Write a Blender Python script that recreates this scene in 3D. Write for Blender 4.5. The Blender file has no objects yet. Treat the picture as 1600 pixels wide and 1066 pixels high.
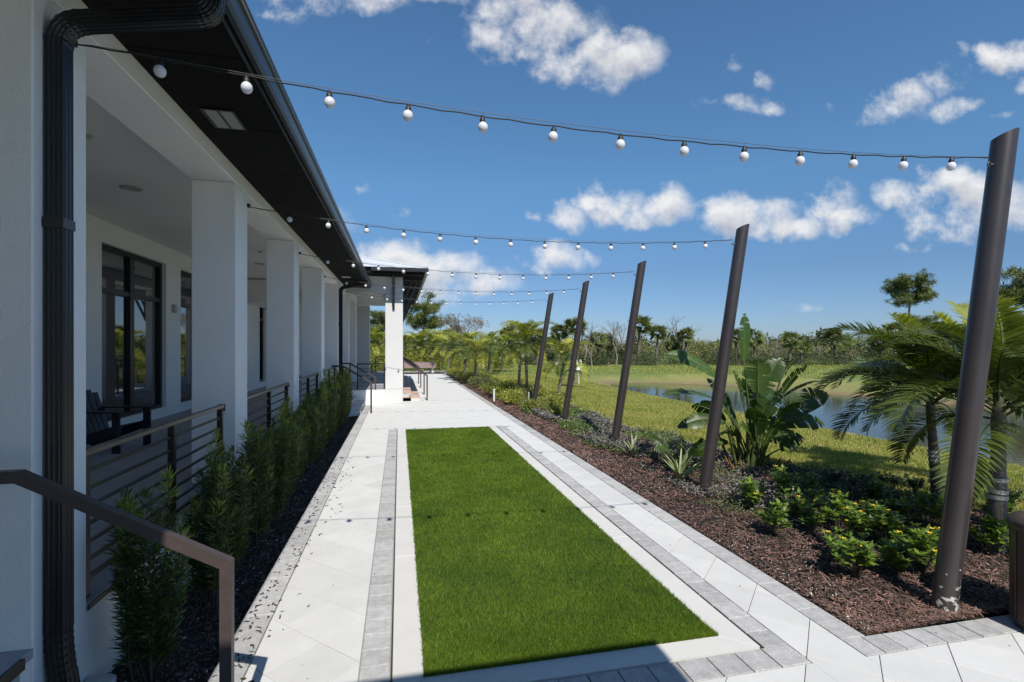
import bpy, math, random
import numpy as np
from mathutils import Vector, Matrix
R = math.radians
random.seed(7); rng = np.random.default_rng(7)
sc = bpy.context.scene
COL = sc.collection

# ------------------------------------------------------------------ camera
YAW = R(12.56); CS, SN = math.cos(YAW), math.sin(YAW)
cam_d = bpy.data.cameras.new('camera'); cam = bpy.data.objects.new('camera', cam_d); COL.objects.link(cam)
cam_d.sensor_width = 36; cam_d.lens = 17.775; cam_d.shift_y = 0.0044; cam_d.clip_start = 0.05; cam_d.clip_end = 3000
cam.location = (0, 0, 2.0); cam.rotation_euler = (R(90), 0, -YAW)
sc.camera = cam
try: sc.cycles.max_bounces = 6; sc.cycles.diffuse_bounces = 4; sc.cycles.glossy_bounces = 3
except Exception: pass

# ------------------------------------------------------------------ sky, sun, exposure
SUN_DIR = Vector((-.048, .86, -1)).normalized()
world = bpy.data.worlds.new('World'); sc.world = world; world.use_nodes = True
wt = world.node_tree; wt.nodes.clear()
wn, wl = wt.nodes.new, wt.links.new
wout = wn('ShaderNodeOutputWorld'); bg = wn('ShaderNodeBackground'); wl(bg.outputs[0], wout.inputs[0])
SKY_STRENGTH = 0.090
bg.inputs['Strength'].default_value = SKY_STRENGTH
sky = wn('ShaderNodeTexSky'); sky.sky_type = 'NISHITA'; sky.sun_disc = False
sky.sun_elevation = R(49); sky.sun_rotation = R(177); sky.altitude = 0
sky.air_density = 1.0; sky.dust_density = 0.2; sky.ozone_density = 2.4
tc = wn('ShaderNodeTexCoord')

def cloud_group():
    g = bpy.data.node_groups.new('cloud_density', 'ShaderNodeTree')
    g.interface.new_socket('uv', in_out='INPUT', socket_type='NodeSocketVector')
    g.interface.new_socket('density', in_out='OUTPUT', socket_type='NodeSocketFloat')
    n, l = g.nodes.new, g.links.new
    gi = n('NodeGroupInput'); go = n('NodeGroupOutput')
    # domain warp makes the heaps billow
    w = n('ShaderNodeTexNoise'); w.inputs['Scale'].default_value = 11; w.inputs['Detail'].default_value = 5
    l(gi.outputs[0], w.inputs['Vector'])
    ws = n('ShaderNodeVectorMath'); ws.operation = 'MULTIPLY_ADD'
    l(w.outputs['Color'], ws.inputs[0]); ws.inputs[1].default_value = (.10, .085, 0); 
    sub = n('ShaderNodeVectorMath'); sub.operation = 'SUBTRACT'; l(gi.outputs[0], sub.inputs[0]); sub.inputs[1].default_value = (.05, .0425, 0)
    l(sub.outputs[0], ws.inputs[2])
    E = [ # heaps: centre and half-axes as tangents from the viewing axis, weight
        (925, 88, 95, 42, 1), (868, 40, 75, 42, .9), (985, 84, 52, 36, 1), (905, 108, 60, 26, .9), (800, 12, 90, 30, .6),
        (520, -5, 130, 24, .65), (445, 18, 45, 18, .5), (790, 60, 70, 30, .42), (640, -15, 180, 22, .65),
        (1140, 104, 24, 11, .26), (1150, 168, 42, 13, .32), (1200, 126, 12, 8, .15), (1215, 165, 14, 8, .2),
        (1415, 152, 42, 22, .65), (1362, 168, 44, 17, .5), (1480, 170, 60, 14, .35), (1482, 113, 34, 22, .3),
        (1580, 92, 50, 30, .8), (1592, 146, 28, 15, .8), (1505, 83, 14, 10, .4), (1560, 184, 26, 8, .4),
        (885, 333, 40, 20, .8), (965, 322, 46, 36, 1), (985, 345, 46, 22, .9), (1035, 326, 48, 28, 1),
        (1140, 338, 56, 30, 1), (1190, 336, 60, 26, 1), (1235, 348, 56, 18, .95),
        (1305, 312, 34, 28, .85), (1330, 338, 44, 22, .85), (1385, 306, 44, 16, .45),
        (1510, 300, 60, 34, .95), (1490, 345, 70, 32, .95), (1570, 330, 70, 40, .9), (1440, 384, 22, 8, .3),
        (868, 402, 46, 25, 1), (918, 398, 22, 10, .5),
        (610, 400, 66, 30, .9), (660, 430, 90, 42, 1), (735, 440, 70, 28, 1), (700, 420, 60, 30, 1), (585, 430, 60, 40, .9),
        (1248, 472, 26, 6, .15), (630, 322, 14, 12, .4), (576, 300, 20, 12, .3),
        # beyond the frame
        (1750, 300, 120, 50, 1), (1900, 120, 150, 60, .9), (420, 350, 120, 40, .9), (200, 420, 160, 45, .9),
        (1850, 430, 140, 30, .8), (-150, 300, 160, 70, 1), (1100, -160, 200, 60, .9), (300, -120, 160, 60, .8), (1600, -200, 180, 80, .9)]
    prev = None
    for (cx, cy, rx, ry, wgt) in E:
        u0, v0, ru, rv = (cx-800)/790, (540-cy)/790, rx*1.28/790, ry*1.32/790
        a = n('ShaderNodeVectorMath'); a.operation = 'MULTIPLY_ADD'; l(ws.outputs[0], a.inputs[0])
        a.inputs[1].default_value = (1/ru, 1/rv, 0); a.inputs[2].default_value = (-u0/ru, -v0/rv, 0)
        ln = n('ShaderNodeVectorMath'); ln.operation = 'DOT_PRODUCT'; l(a.outputs[0], ln.inputs[0]); l(a.outputs[0], ln.inputs[1])
        m = n('ShaderNodeMath'); m.operation = 'MULTIPLY_ADD'; l(ln.outputs['Value'], m.inputs[0])
        m.inputs[1].default_value = -wgt; m.inputs[2].default_value = wgt
        if prev is None: prev = m
        else:
            x = n('ShaderNodeMath'); x.operation = 'MAXIMUM'; l(prev.outputs[0], x.inputs[0]); l(m.outputs[0], x.inputs[1]); prev = x
    nz = n('ShaderNodeTexNoise'); nz.inputs['Scale'].default_value = 11; nz.inputs['Detail'].default_value = 7; nz.inputs['Roughness'].default_value = .6
    l(gi.outputs[0], nz.inputs['Vector'])
    k = n('ShaderNodeMath'); k.operation = 'MULTIPLY_ADD'; l(nz.outputs[0], k.inputs[0]); k.inputs[1].default_value = 3.1; k.inputs[2].default_value = -1.78
    ad = n('ShaderNodeMath'); ad.operation = 'ADD'; l(prev.outputs[0], ad.inputs[0]); l(k.outputs[0], ad.inputs[1])
    l(ad.outputs[0], go.inputs[0])
    return g
cg = cloud_group()
def vdot(vec):
    d = wn('ShaderNodeVectorMath'); d.operation = 'DOT_PRODUCT'; wl(tc.outputs['Generated'], d.inputs[0]); d.inputs[1].default_value = vec; return d.outputs['Value']
def wmath(op, a, b, c=None):
    m = wn('ShaderNodeMath'); m.operation = op
    for i, v in enumerate((a, b, c)):
        if v is None: continue
        if isinstance(v, (int, float)): m.inputs[i].default_value = v
        else: wl(v, m.inputs[i])
    return m.outputs[0]
fw = vdot((SN, CS, 0)); rt = vdot((CS, -SN, 0)); up = vdot((0, 0, 1))
fwc = wmath('MAXIMUM', fw, .12)
cu = wmath('DIVIDE', rt, fwc); cv = wmath('DIVIDE', up, fwc)
uv = wn('ShaderNodeCombineXYZ'); wl(cu, uv.inputs[0]); wl(cv, uv.inputs[1])
uv2 = wn('ShaderNodeVectorMath'); uv2.operation = 'ADD'; wl(uv.outputs[0], uv2.inputs[0]); uv2.inputs[1].default_value = (-.006, .028, 0)
g1 = wn('ShaderNodeGroup'); g1.node_tree = cg; wl(uv.outputs[0], g1.inputs[0])
g2 = wn('ShaderNodeGroup'); g2.node_tree = cg; wl(uv2.outputs[0], g2.inputs[0])
al = wn('ShaderNodeMapRange'); al.interpolation_type = 'SMOOTHSTEP'; wl(g1.outputs[0], al.inputs[0])
al.inputs[1].default_value = -.2; al.inputs[2].default_value = .95; al.inputs[3].default_value = 0; al.inputs[4].default_value = .94
front = wmath('GREATER_THAN', fw, .13)
alpha = wmath('MULTIPLY', al.outputs[0], front)
thick = wn('ShaderNodeMapRange'); wl(g2.outputs[0], thick.inputs[0]); thick.inputs[1].default_value = .15; thick.inputs[2].default_value = 1.25
cmix = wn('ShaderNodeMix'); cmix.data_type = 'RGBA'; wl(thick.outputs[0], cmix.inputs[0])
cmix.inputs[6].default_value = (7.0, 6.95, 6.9, 1); cmix.inputs[7].default_value = (3.5, 3.7, 4.25, 1)
tint = wn('ShaderNodeMix'); tint.data_type = 'RGBA'; tint.blend_type = 'MULTIPLY'; tint.inputs[0].default_value = 1
wl(sky.outputs[0], tint.inputs[6])
rmp = wn('ShaderNodeValToRGB'); wl(up, rmp.inputs[0]); cr = rmp.color_ramp
cr.elements[0].position = 0; cr.elements[0].color = (.36, .48, .76, 1); cr.elements[1].position = .52; cr.elements[1].color = (.60, .86, 1, 1)
for p_, c_ in ((.14, (.40, .53, .70, 1)), (.30, (.55, .80, .92, 1))):
    e_ = cr.elements.new(p_); e_.color = c_
wl(rmp.outputs[0], tint.inputs[7])
smix = wn('ShaderNodeMix'); smix.data_type = 'RGBA'; wl(alpha, smix.inputs[0]); wl(tint.outputs[2], smix.inputs[6]); wl(cmix.outputs[2], smix.inputs[7])
wl(smix.outputs[2], bg.inputs[0])
try: world.cycles.sampling_method = 'MANUAL'; world.cycles.sample_map_resolution = 256
except Exception: pass

sd = bpy.data.lights.new('sun', 'SUN'); sun = bpy.data.objects.new('sun', sd); COL.objects.link(sun)
sd.energy = 4.0; sd.angle = R(.5); sd.color = (1, .95, .87)
sun.rotation_euler = SUN_DIR.to_track_quat('-Z', 'Y').to_euler(); sun.location = (0, -20, 30)
vs = sc.view_settings; vs.view_transform = 'Standard'; vs.look = 'None'; vs.gamma = 1; vs.use_curve_mapping = False; vs.exposure = 0.54

# ------------------------------------------------------------------ helpers
def tag(o, label=None, cat=None, group=None, kind=None):
    if label: o['label'] = label
    if cat: o['category'] = cat
    if group: o['group'] = group
    if kind: o['kind'] = kind
    return o
def empty(name, loc=(0, 0, 0), rz=0, parent=None):
    o = bpy.data.objects.new(name, None); o.empty_display_size = .1; COL.objects.link(o)
    o.location = loc; o.rotation_euler = (0, 0, rz)
    if parent: o.parent = parent
    return o
def link(name, me, parent=None, loc=(0, 0, 0), rot=(0, 0, 0), sca=None):
    o = bpy.data.objects.new(name, me); COL.objects.link(o); o.location = loc; o.rotation_euler = rot
    if sca is not None: o.scale = (sca,)*3 if isinstance(sca, (int, float)) else sca
    if parent: o.parent = parent
    if name in ('foliage', 'new_growth', 'flower', 'crown', 'stalks', 'dry_sheath', 'stem', 'branches'): o['kind'] = 'stuff'
    return o
def npmesh(name, V, F, mats, smooth=False):
    """V (n,3); F (m,k) one polygon size"""
    V = np.asarray(V, np.float32); F = np.asarray(F, np.int32); m, k = F.shape
    me = bpy.data.meshes.new(name)
    me.vertices.add(len(V)); me.vertices.foreach_set('co', V.ravel())
    me.loops.add(m*k); me.loops.foreach_set('vertex_index', F.ravel())
    me.polygons.add(m); me.polygons.foreach_set('loop_start', np.arange(0, m*k, k, dtype=np.int32))
    try: me.polygons.foreach_set('loop_total', np.full(m, k, np.int32))
    except Exception: pass
    me.update(calc_edges=True)
    if smooth: me.polygons.foreach_set('use_smooth', np.ones(m, bool))
    for mt in (mats if isinstance(mats, (list, tuple)) else [mats]): me.materials.append(mt)
    me.validate(); return me
class MB:
    def __init__(s): s.v = []; s.f = []; s.sm = []
    def add(s, V, F, smooth=False):
        o = len(s.v); s.v += [tuple(p) for p in V]; s.f += [tuple(i+o for i in f) for f in F]; s.sm += [smooth]*len(F); return s
    def box(s, x0, x1, y0, y1, z0, z1, b=0):
        if b <= 0:
            V = [(x0,y0,z0),(x1,y0,z0),(x1,y1,z0),(x0,y1,z0),(x0,y0,z1),(x1,y0,z1),(x1,y1,z1),(x0,y1,z1)]
            return s.add(V, [(0,3,2,1),(4,5,6,7),(0,1,5,4),(1,2,6,5),(2,3,7,6),(3,0,4,7)])
        # chamfered box: 24 verts
        V = []; idx = {}
        for ix, x in enumerate((x0, x1)):
            for iy, y in enumerate((y0, y1)):
                for iz, z in enumerate((z0, z1)):
                    dx, dy, dz = b*(1-2*ix), b*(1-2*iy), b*(1-2*iz)
                    idx[ix,iy,iz,0] = len(V); V.append((x, y+dy, z+dz))
                    idx[ix,iy,iz,1] = len(V); V.append((x+dx, y, z+dz))
                    idx[ix,iy,iz,2] = len(V); V.append((x+dx, y+dy, z))
        F = []
        q = [(0,0),(1,0),(1,1),(0,1)]
        for i in (0, 1):
            F.append([idx[i,a,c,0] for a, c in q]); F.append([idx[a,i,c,1] for a, c in q]); F.append([idx[a,c,i,2] for a, c in q])
        for a in (0, 1):
            for c in (0, 1):
                F.append([idx[0,a,c,1], idx[1,a,c,1], idx[1,a,c,2], idx[0,a,c,2]])
                F.append([idx[a,0,c,0], idx[a,1,c,0], idx[a,1,c,2], idx[a,0,c,2]])
                F.append([idx[a,c,0,0], idx[a,c,1,0], idx[a,c,1,1], idx[a,c,0,1]])
                for e in (0, 1): F.append([idx[a,c,e,0], idx[a,c,e,1], idx[a,c,e,2]])
        return s.add(V, F)
    def bar(s, p, q, w, h, up=(0, 0, 1)):
        p, q = Vector(p), Vector(q); t = (q-p).normalized(); u = Vector(up); r = t.cross(u)
        if r.length < 1e-4: r = t.cross(Vector((0, 1, 0)))
        r.normalize(); u = r.cross(t); V = []
        for c in (p, q):
            for a, b2 in ((-1,-1),(1,-1),(1,1),(-1,1)): V.append(c + r*a*w/2 + u*b2*h/2)
        return s.add(V, [(0,1,2,3),(7,6,5,4),(0,4,5,1),(1,5,6,2),(2,6,7,3),(3,7,4,0)])
    def tube(s, pts, rad, n=8, cap=True):
        pts = [Vector(p) for p in pts]; rads = rad if isinstance(rad, (list, tuple)) else [rad]*len(pts)
        V = []; ref = None
        for i, p in enumerate(pts):
            t = (pts[min(i+1, len(pts)-1)] - pts[max(i-1, 0)]).normalized()
            if ref is None: ref = Vector((1, 0, 0)) if abs(t.x) < .9 else Vector((0, 1, 0))
            r = (ref - t*ref.dot(t)).normalized(); ref = r; u = t.cross(r)
            for k in range(n):
                a = 2*math.pi*k/n; V.append(p + (r*math.cos(a)+u*math.sin(a))*rads[i])
        F = [(i*n+k, i*n+(k+1)%n, (i+1)*n+(k+1)%n, (i+1)*n+k) for i in range(len(pts)-1) for k in range(n)]
        s.add(V, F, True)
        if cap: s.add([V[k] for k in range(n)], [tuple(reversed(range(n)))]); s.add(V[-n:], [tuple(range(n))])
        return s
    def lathe(s, prof, n=16, c=(0, 0, 0)):
        V = [(c[0]+r*math.cos(2*math.pi*k/n), c[1]+r*math.sin(2*math.pi*k/n), c[2]+z) for r, z in prof for k in range(n)]
        F = [(i*n+k, i*n+(k+1)%n, (i+1)*n+(k+1)%n, (i+1)*n+k) for i in range(len(prof)-1) for k in range(n)]
        return s.add(V, F, True)
    def prism(s, poly, z0, z1, ch=0.0):
        n = len(poly); cx = sum(p[0] for p in poly)/n; cy = sum(p[1] for p in poly)/n
        def ins(p):
            dx, dy = cx-p[0], cy-p[1]; L = math.hypot(dx, dy) or 1; return (p[0]+dx/L*ch*1.4, p[1]+dy/L*ch*1.4)
        V = [(x, y, z0) for x, y in poly] + [(x, y, z1-ch) for x, y in poly]
        F = [(i, (i+1) % n, n+(i+1) % n, n+i) for i in range(n)]
        if ch > 0:
            V += [(*ins(p), z1) for p in poly]
            F += [(n+i, n+(i+1) % n, 2*n+(i+1) % n, 2*n+i) for i in range(n)]; F.append(tuple(2*n+i for i in range(n)))
        else: F.append(tuple(n+i for i in range(n)))
        return s.add(V, F)
    def mesh(s, name, m):
        me = bpy.data.meshes.new(name); me.from_pydata(s.v, [], s.f)
        me.polygons.foreach_set('use_smooth', s.sm)
        for mt in (m if isinstance(m, (list, tuple)) else [m]): me.materials.append(mt)
        me.update(); return me
    def build(s, name, m, parent=None, loc=(0, 0, 0), rot=(0, 0, 0)):
        return link(name, s.mesh(name, m), parent, loc, rot)
def copy_tree(o, parent=None):
    c = o.copy(); COL.objects.link(c)
    if parent is not None: c.parent = parent
    for ch in o.children: copy_tree(ch, c)
    return c
def spot(px, d):
    """ground X,Y seen along image column px at depth d (metres)"""
    r = (px-800)/790*d; return (d*SN + r*CS, d*CS - r*SN)

# ------------------------------------------------------------------ materials
def mat(name, col, rough=.7, var=0.0, vscale=6, bump=0.0, bscale=60, metal=0.0, spec=.5, col2=None, rnd=0.0, island=0.0, trans=0.0, detail=6, coat=0):
    m = bpy.data.materials.new(name); m.use_nodes = True; t = m.node_tree; n, l = t.nodes.new, t.links.new
    b = t.nodes['Principled BSDF']; b.inputs['Roughness'].default_value = rough; b.inputs['Metallic'].default_value = metal
    b.inputs['Specular IOR Level'].default_value = spec
    if coat: b.inputs['Coat Weight'].default_value = coat
    c1 = (*col, 1); c2 = (*col2, 1) if col2 else (*[x*(1-var) for x in col], 1)
    tcn = n('ShaderNodeTexCoord'); out = None
    if var or col2:
        nz = n('ShaderNodeTexNoise'); nz.inputs['Scale'].default_value = vscale; nz.inputs['Detail'].default_value = detail; nz.inputs['Roughness'].default_value = .65
        l(tcn.outputs['Object'], nz.inputs['Vector'])
        rp = n('ShaderNodeMapRange'); rp.inputs[1].default_value = .33; rp.inputs[2].default_value = .67; l(nz.outputs[0], rp.inputs[0])
        mx = n('ShaderNodeMix'); mx.data_type = 'RGBA'; l(rp.outputs[0], mx.inputs[0]); mx.inputs[6].default_value = c1; mx.inputs[7].default_value = c2
        out = mx.outputs[2]
    def vary(sock, amt, out):
        mr = n('ShaderNodeMapRange'); l(sock, mr.inputs[0]); mr.inputs[3].default_value = 1-amt; mr.inputs[4].default_value = 1+amt
        h = n('ShaderNodeHueSaturation'); l(mr.outputs[0], h.inputs['Value'])
        mh = n('ShaderNodeMapRange'); l(sock, mh.inputs[0]); mh.inputs[3].default_value = .5+amt*.04; mh.inputs[4].default_value = .5-amt*.04
        if island and not rnd: l(mh.outputs[0], h.inputs['Hue'])
        if out is None: h.inputs['Color'].default_value = c1
        else: l(out, h.inputs['Color'])
        return h.outputs[0]
    if rnd:
        oi = n('ShaderNodeObjectInfo'); out = vary(oi.outputs['Random'], rnd, out)
    if island:
        ge = n('ShaderNodeNewGeometry'); out = vary(ge.outputs['Random Per Island'], island, out)
    if out is None: b.inputs['Base Color'].default_value = c1
    else: l(out, b.inputs['Base Color'])
    if bump:
        bz = n('ShaderNodeTexNoise'); bz.inputs['Scale'].default_value = bscale; bz.inputs['Detail'].default_value = 5; l(tcn.outputs['Object'], bz.inputs['Vector'])
        bp = n('ShaderNodeBump'); bp.inputs['Strength'].default_value = bump; bp.inputs['Distance'].default_value = .01; l(bz.outputs[0], bp.inputs['Height']); l(bp.outputs[0], b.inputs['Normal'])
    if trans:
        tr = n('ShaderNodeBsdfTranslucent'); ms = n('ShaderNodeMixShader'); ms.inputs[0].default_value = trans
        gm = n('ShaderNodeMix'); gm.data_type = 'RGBA'; gm.blend_type = 'MULTIPLY'; gm.inputs[0].default_value = 1; gm.inputs[7].default_value = (1.5, 1.6, .6, 1)
        if out is None: gm.inputs[6].default_value = c1
        else: l(out, gm.inputs[6])
        l(gm.outputs[2], tr.inputs[0]); o = t.nodes['Material Output']; l(b.outputs[0], ms.inputs[1]); l(tr.outputs[0], ms.inputs[2]); l(ms.outputs[0], o.inputs[0])
    return m
def speckle(m, col, thresh, scale, amt=1.0):
    """pale or dark flecks mixed over the base colour"""
    t = m.node_tree; n, l = t.nodes.new, t.links.new; b = t.nodes['Principled BSDF']; s = b.inputs['Base Color']
    tcn = n('ShaderNodeTexCoord'); v = n('ShaderNodeTexVoronoi'); v.inputs['Scale'].default_value = scale; l(tcn.outputs['Object'], v.inputs['Vector'])
    nz = n('ShaderNodeTexNoise'); nz.inputs['Scale'].default_value = 9; l(tcn.outputs['Object'], nz.inputs['Vector'])
    th = n('ShaderNodeMath'); th.operation = 'MULTIPLY'; l(nz.outputs[0], th.inputs[0]); th.inputs[1].default_value = thresh*2
    c = n('ShaderNodeMath'); c.operation = 'LESS_THAN'; l(v.outputs['Distance'], c.inputs[0]); l(th.outputs[0], c.inputs[1])
    f = n('ShaderNodeMath'); f.operation = 'MULTIPLY'; l(c.outputs[0], f.inputs[0]); f.inputs[1].default_value = amt
    mx = n('ShaderNodeMix'); mx.data_type = 'RGBA'; l(f.outputs[0], mx.inputs[0]); mx.inputs[7].default_value = (*col, 1)
    if s.is_linked: l(s.links[0].from_socket, mx.inputs[6])
    else: mx.inputs[6].default_value = s.default_value
    l(mx.outputs[2], s); return m
M = {}
M['stucco'] = mat('stucco', (.87, .86, .845), .9, var=.07, vscale=1.2, bump=.5, bscale=130)
M['stucco_far'] = mat('stucco_smooth', (.86, .855, .84), .9, var=.04, vscale=1.5, bump=.15, bscale=90)
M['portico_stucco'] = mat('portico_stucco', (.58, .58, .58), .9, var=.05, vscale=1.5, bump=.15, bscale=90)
M['ceiling'] = mat('ceiling_paint', (.78, .765, .73), .85, var=.04, vscale=1.4, rnd=.02)
M['black'] = mat('black_aluminium', (.012, .012, .013), .32, spec=.5, var=.3, vscale=4)
M['soffit'] = mat('black_soffit', (.0085, .008, .008), .8, spec=.12, var=.25, vscale=3, rnd=.12)
M['gutter'] = mat('gutter_paint', (.016, .015, .016), .3, spec=.6, var=.25, vscale=3)
M['dspout'] = mat('downspout_paint', (.016, .014, .014), .33, spec=.55, var=.35, vscale=5, bump=.05, bscale=40)
M['bronze'] = mat('bronze_metal', (.078, .058, .054), .42, metal=.1, spec=.4, var=.2, vscale=18, bump=.03, bscale=200)
M['pole'] = mat('pole_paint', (.044, .035, .034), .33, spec=.6, metal=.1, var=.3, vscale=2.5, bump=.04, bscale=60)
M['rail'] = mat('railing_metal', (.022, .019, .019), .35, metal=.2, var=.25, vscale=12)
M['top_rail'] = mat('top_rail_metal', (.16, .145, .135), .33, metal=.6, var=.25, vscale=9)
M['frame'] = mat('window_frame', (.008, .008, .009), .4)
M['floor'] = mat('porch_concrete', (.36, .37, .40), .7, var=.2, vscale=3, bump=.1, bscale=40)
M['white_paver'] = mat('white_paver', (.56, .555, .54), .85, var=.09, vscale=3, bump=.3, bscale=160, rnd=.05)
speckle(M['white_paver'], (.36, .34, .31), .06, 38, .5)
M['grey_paver'] = mat('grey_paver', (.43, .425, .42), .85, var=.28, vscale=14, bump=.4, bscale=140, rnd=.12)
speckle(M['grey_paver'], (.66, .65, .62), .16, 55, .8)
M['curb'] = mat('curb_concrete', (.55, .54, .515), .85, var=.07, vscale=3, bump=.15, bscale=120)
M['sand'] = mat('joint_sand', (.30, .285, .26), .95, var=.2, vscale=30)
M['joint'] = mat('expansion_joint', (.03, .03, .03), .8)
M['soil'] = mat('soil', (.018, .012, .009), .95, var=.5, vscale=9, bump=.9, bscale=45)
M['chip'] = mat('mulch_chip', (.19, .115, .085), .85, island=.65, col2=(.075, .045, .035), vscale=3)
M['shell'] = mat('shell_flake', (.52, .49, .46), .8, island=.3)
M['turf_base'] = mat('turf_backing', (.022, .05, .008), .95)
def grassmat(name, a, b_, scale, isl, trans=.25, c3=None):
    m = mat(name, a, .6, col2=b_, vscale=scale, island=isl, trans=trans, spec=.25, detail=3); return m
M['turf'] = grassmat('artificial_turf', (.135, .208, .018), (.070, .128, .012), 1.3, .35, .22)
M['blade'] = grassmat('lawn_blade', (.20, .25, .05), (.38, .36, .11), .55, .4)
M['blade_dry'] = grassmat('dry_lawn_blade', (.36, .31, .11), (.22, .22, .05), .8, .3)
M['hedge'] = mat('podocarpus_leaf', (.068, .10, .024), .42, island=.55, trans=.15, spec=.45, rnd=.1)
M['hedge_new'] = mat('podocarpus_new_growth', (.20, .26, .04), .4, island=.3, trans=.25)
M['stem'] = mat('stem_bark', (.10, .075, .055), .9, var=.4, vscale=20)
M['palm_leaf'] = mat('palm_leaflet', (.075, .10, .02), .4, island=.35, trans=.25, spec=.45, rnd=.15)
M['palm_light'] = mat('bright_palm_leaflet', (.25, .265, .04), .45, island=.4, trans=.3, rnd=.2)
M['palm_trunk'] = mat('palm_trunk', (.16, .14, .12), .9, var=.45, vscale=14, bump=.6, bscale=30)
M['crownshaft'] = mat('crownshaft', (.085, .085, .04), .5, var=.3, vscale=8)
M['paddle'] = mat('paddle_leaf', (.05, .098, .018), .42, island=.12, trans=.3, spec=.5, var=.25, vscale=12, rnd=.25)
M['petiole'] = mat('petiole', (.10, .13, .035), .5, var=.4, vscale=9)
M['dry_sheath'] = mat('dry_sheath', (.33, .13, .04), .8, var=.5, vscale=12)
M['agave'] = mat('striped_leaf', (.36, .38, .20), .45, col2=(.12, .17, .05), vscale=14, rnd=.15)
M['cover'] = mat('groundcover_leaf', (.12, .13, .09), .6, island=.5, col2=(.16, .135, .145), vscale=2.2)
M['cover_green'] = mat('trailing_leaf', (.09, .14, .03), .5, island=.5, trans=.15)
M['glossy'] = mat('glossy_shrub_leaf', (.125, .20, .028), .4, island=.5, trans=.28, spec=.5)
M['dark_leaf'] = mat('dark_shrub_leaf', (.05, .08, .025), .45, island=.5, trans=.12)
M['flower'] = mat('yellow_petal', (.75, .48, .03), .5, trans=.2)
M['lime'] = mat('lime_shrub_leaf', (.22, .235, .035), .5, island=.45, trans=.25, rnd=.15)
M['scrub_a'] = mat('scrub_leaf_olive', (.23, .225, .075), .7, island=.55, trans=.12, col2=(.10, .12, .04), vscale=.25)
M['scrub_b'] = mat('scrub_leaf_dark', (.07, .09, .032), .7, island=.6, trans=.1, rnd=.2)
M['scrub_c'] = mat('scrub_twig_grey', (.19, .16, .12), .9, island=.5)
M['fan'] = mat('fan_palm_leaf', (.13, .15, .05), .55, island=.55, trans=.12, rnd=.25)
M['pine'] = mat('pine_needles', (.12, .15, .035), .6, island=.5, trans=.1)
M['bark'] = mat('tree_bark', (.17, .14, .12), .95, var=.4, vscale=6)
M['bare'] = mat('bare_twig', (.23, .21, .19), .95, var=.3, vscale=5)
M['leaf_litter'] = mat('fallen_leaf', (.03, .022, .018), .8, island=.4)
M['metal_roof'] = mat('white_metal_roof', (.62, .64, .67), .4, var=.06, vscale=2, metal=.1)
M['navy'] = mat('chair_paint', (.012, .016, .03), .45, var=.2, vscale=9)
M['brick_top'] = mat('pink_brown_board', (.27, .19, .175), .75, var=.25, vscale=9, rnd=.12)
M['tread'] = mat('tan_tread', (.50, .36, .29), .8, var=.2, vscale=20)
M['plastic_grey'] = mat('grey_plastic', (.38, .38, .37), .5)
M['white_plastic'] = mat('white_plastic', (.75, .75, .75), .45)
M['white_post'] = mat('white_post', (.68, .68, .66), .6, var=.1, vscale=20)
M['can'] = mat('bin_steel', (.075, .055, .048), .4, metal=.3, var=.2, vscale=10)
M['cord'] = mat('cord_rubber', (.012, .012, .012), .55)
M['wire'] = mat('steel_wire', (.10, .10, .105), .5, metal=.3)
M['strap'] = mat('tree_strap', (.42, .40, .36), .8)
# frosted bulb
M['bulb'] = mat('frosted_bulb', (.80, .80, .84), .18, trans=.25, spec=.6)
_t = M['bulb'].node_tree
for nd in _t.nodes:
    if nd.type == 'MIX' and nd.blend_type == 'MULTIPLY': nd.inputs[7].default_value = (1, 1, 1, 1)
# window glass: dark mirror
g = bpy.data.materials.new('window_glass'); g.use_nodes = True; b = g.node_tree.nodes['Principled BSDF']
b.inputs['Base Color'].default_value = (.012, .014, .016, 1); b.inputs['Roughness'].default_value = .02
b.inputs['IOR'].default_value = 2.1; b.inputs['Specular IOR Level'].default_value = .8; M['glass'] = g
# pond water
w = bpy.data.materials.new('pond_water'); w.use_nodes = True; t = w.node_tree; b = t.nodes['Principled BSDF']
b.inputs['Base Color'].default_value = (.05, .052, .025, 1); b.inputs['Roughness'].default_value = .06; b.inputs['IOR'].default_value = 1.33
tcn = t.nodes.new('ShaderNodeTexCoord'); mp = t.nodes.new('ShaderNodeMapping'); mp.inputs['Scale'].default_value = (1, .45, 1)
t.links.new(tcn.outputs['Object'], mp.inputs[0]); nz = t.nodes.new('ShaderNodeTexNoise'); nz.inputs['Scale'].default_value = 9; nz.inputs['Detail'].default_value = 4
t.links.new(mp.outputs[0], nz.inputs['Vector']); bp = t.nodes.new('ShaderNodeBump'); bp.inputs['Strength'].default_value = .16; bp.inputs['Distance'].default_value = .02
t.links.new(nz.outputs[0], bp.inputs['Height']); t.links.new(bp.outputs[0], b.inputs['Normal']); M['water'] = w

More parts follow.
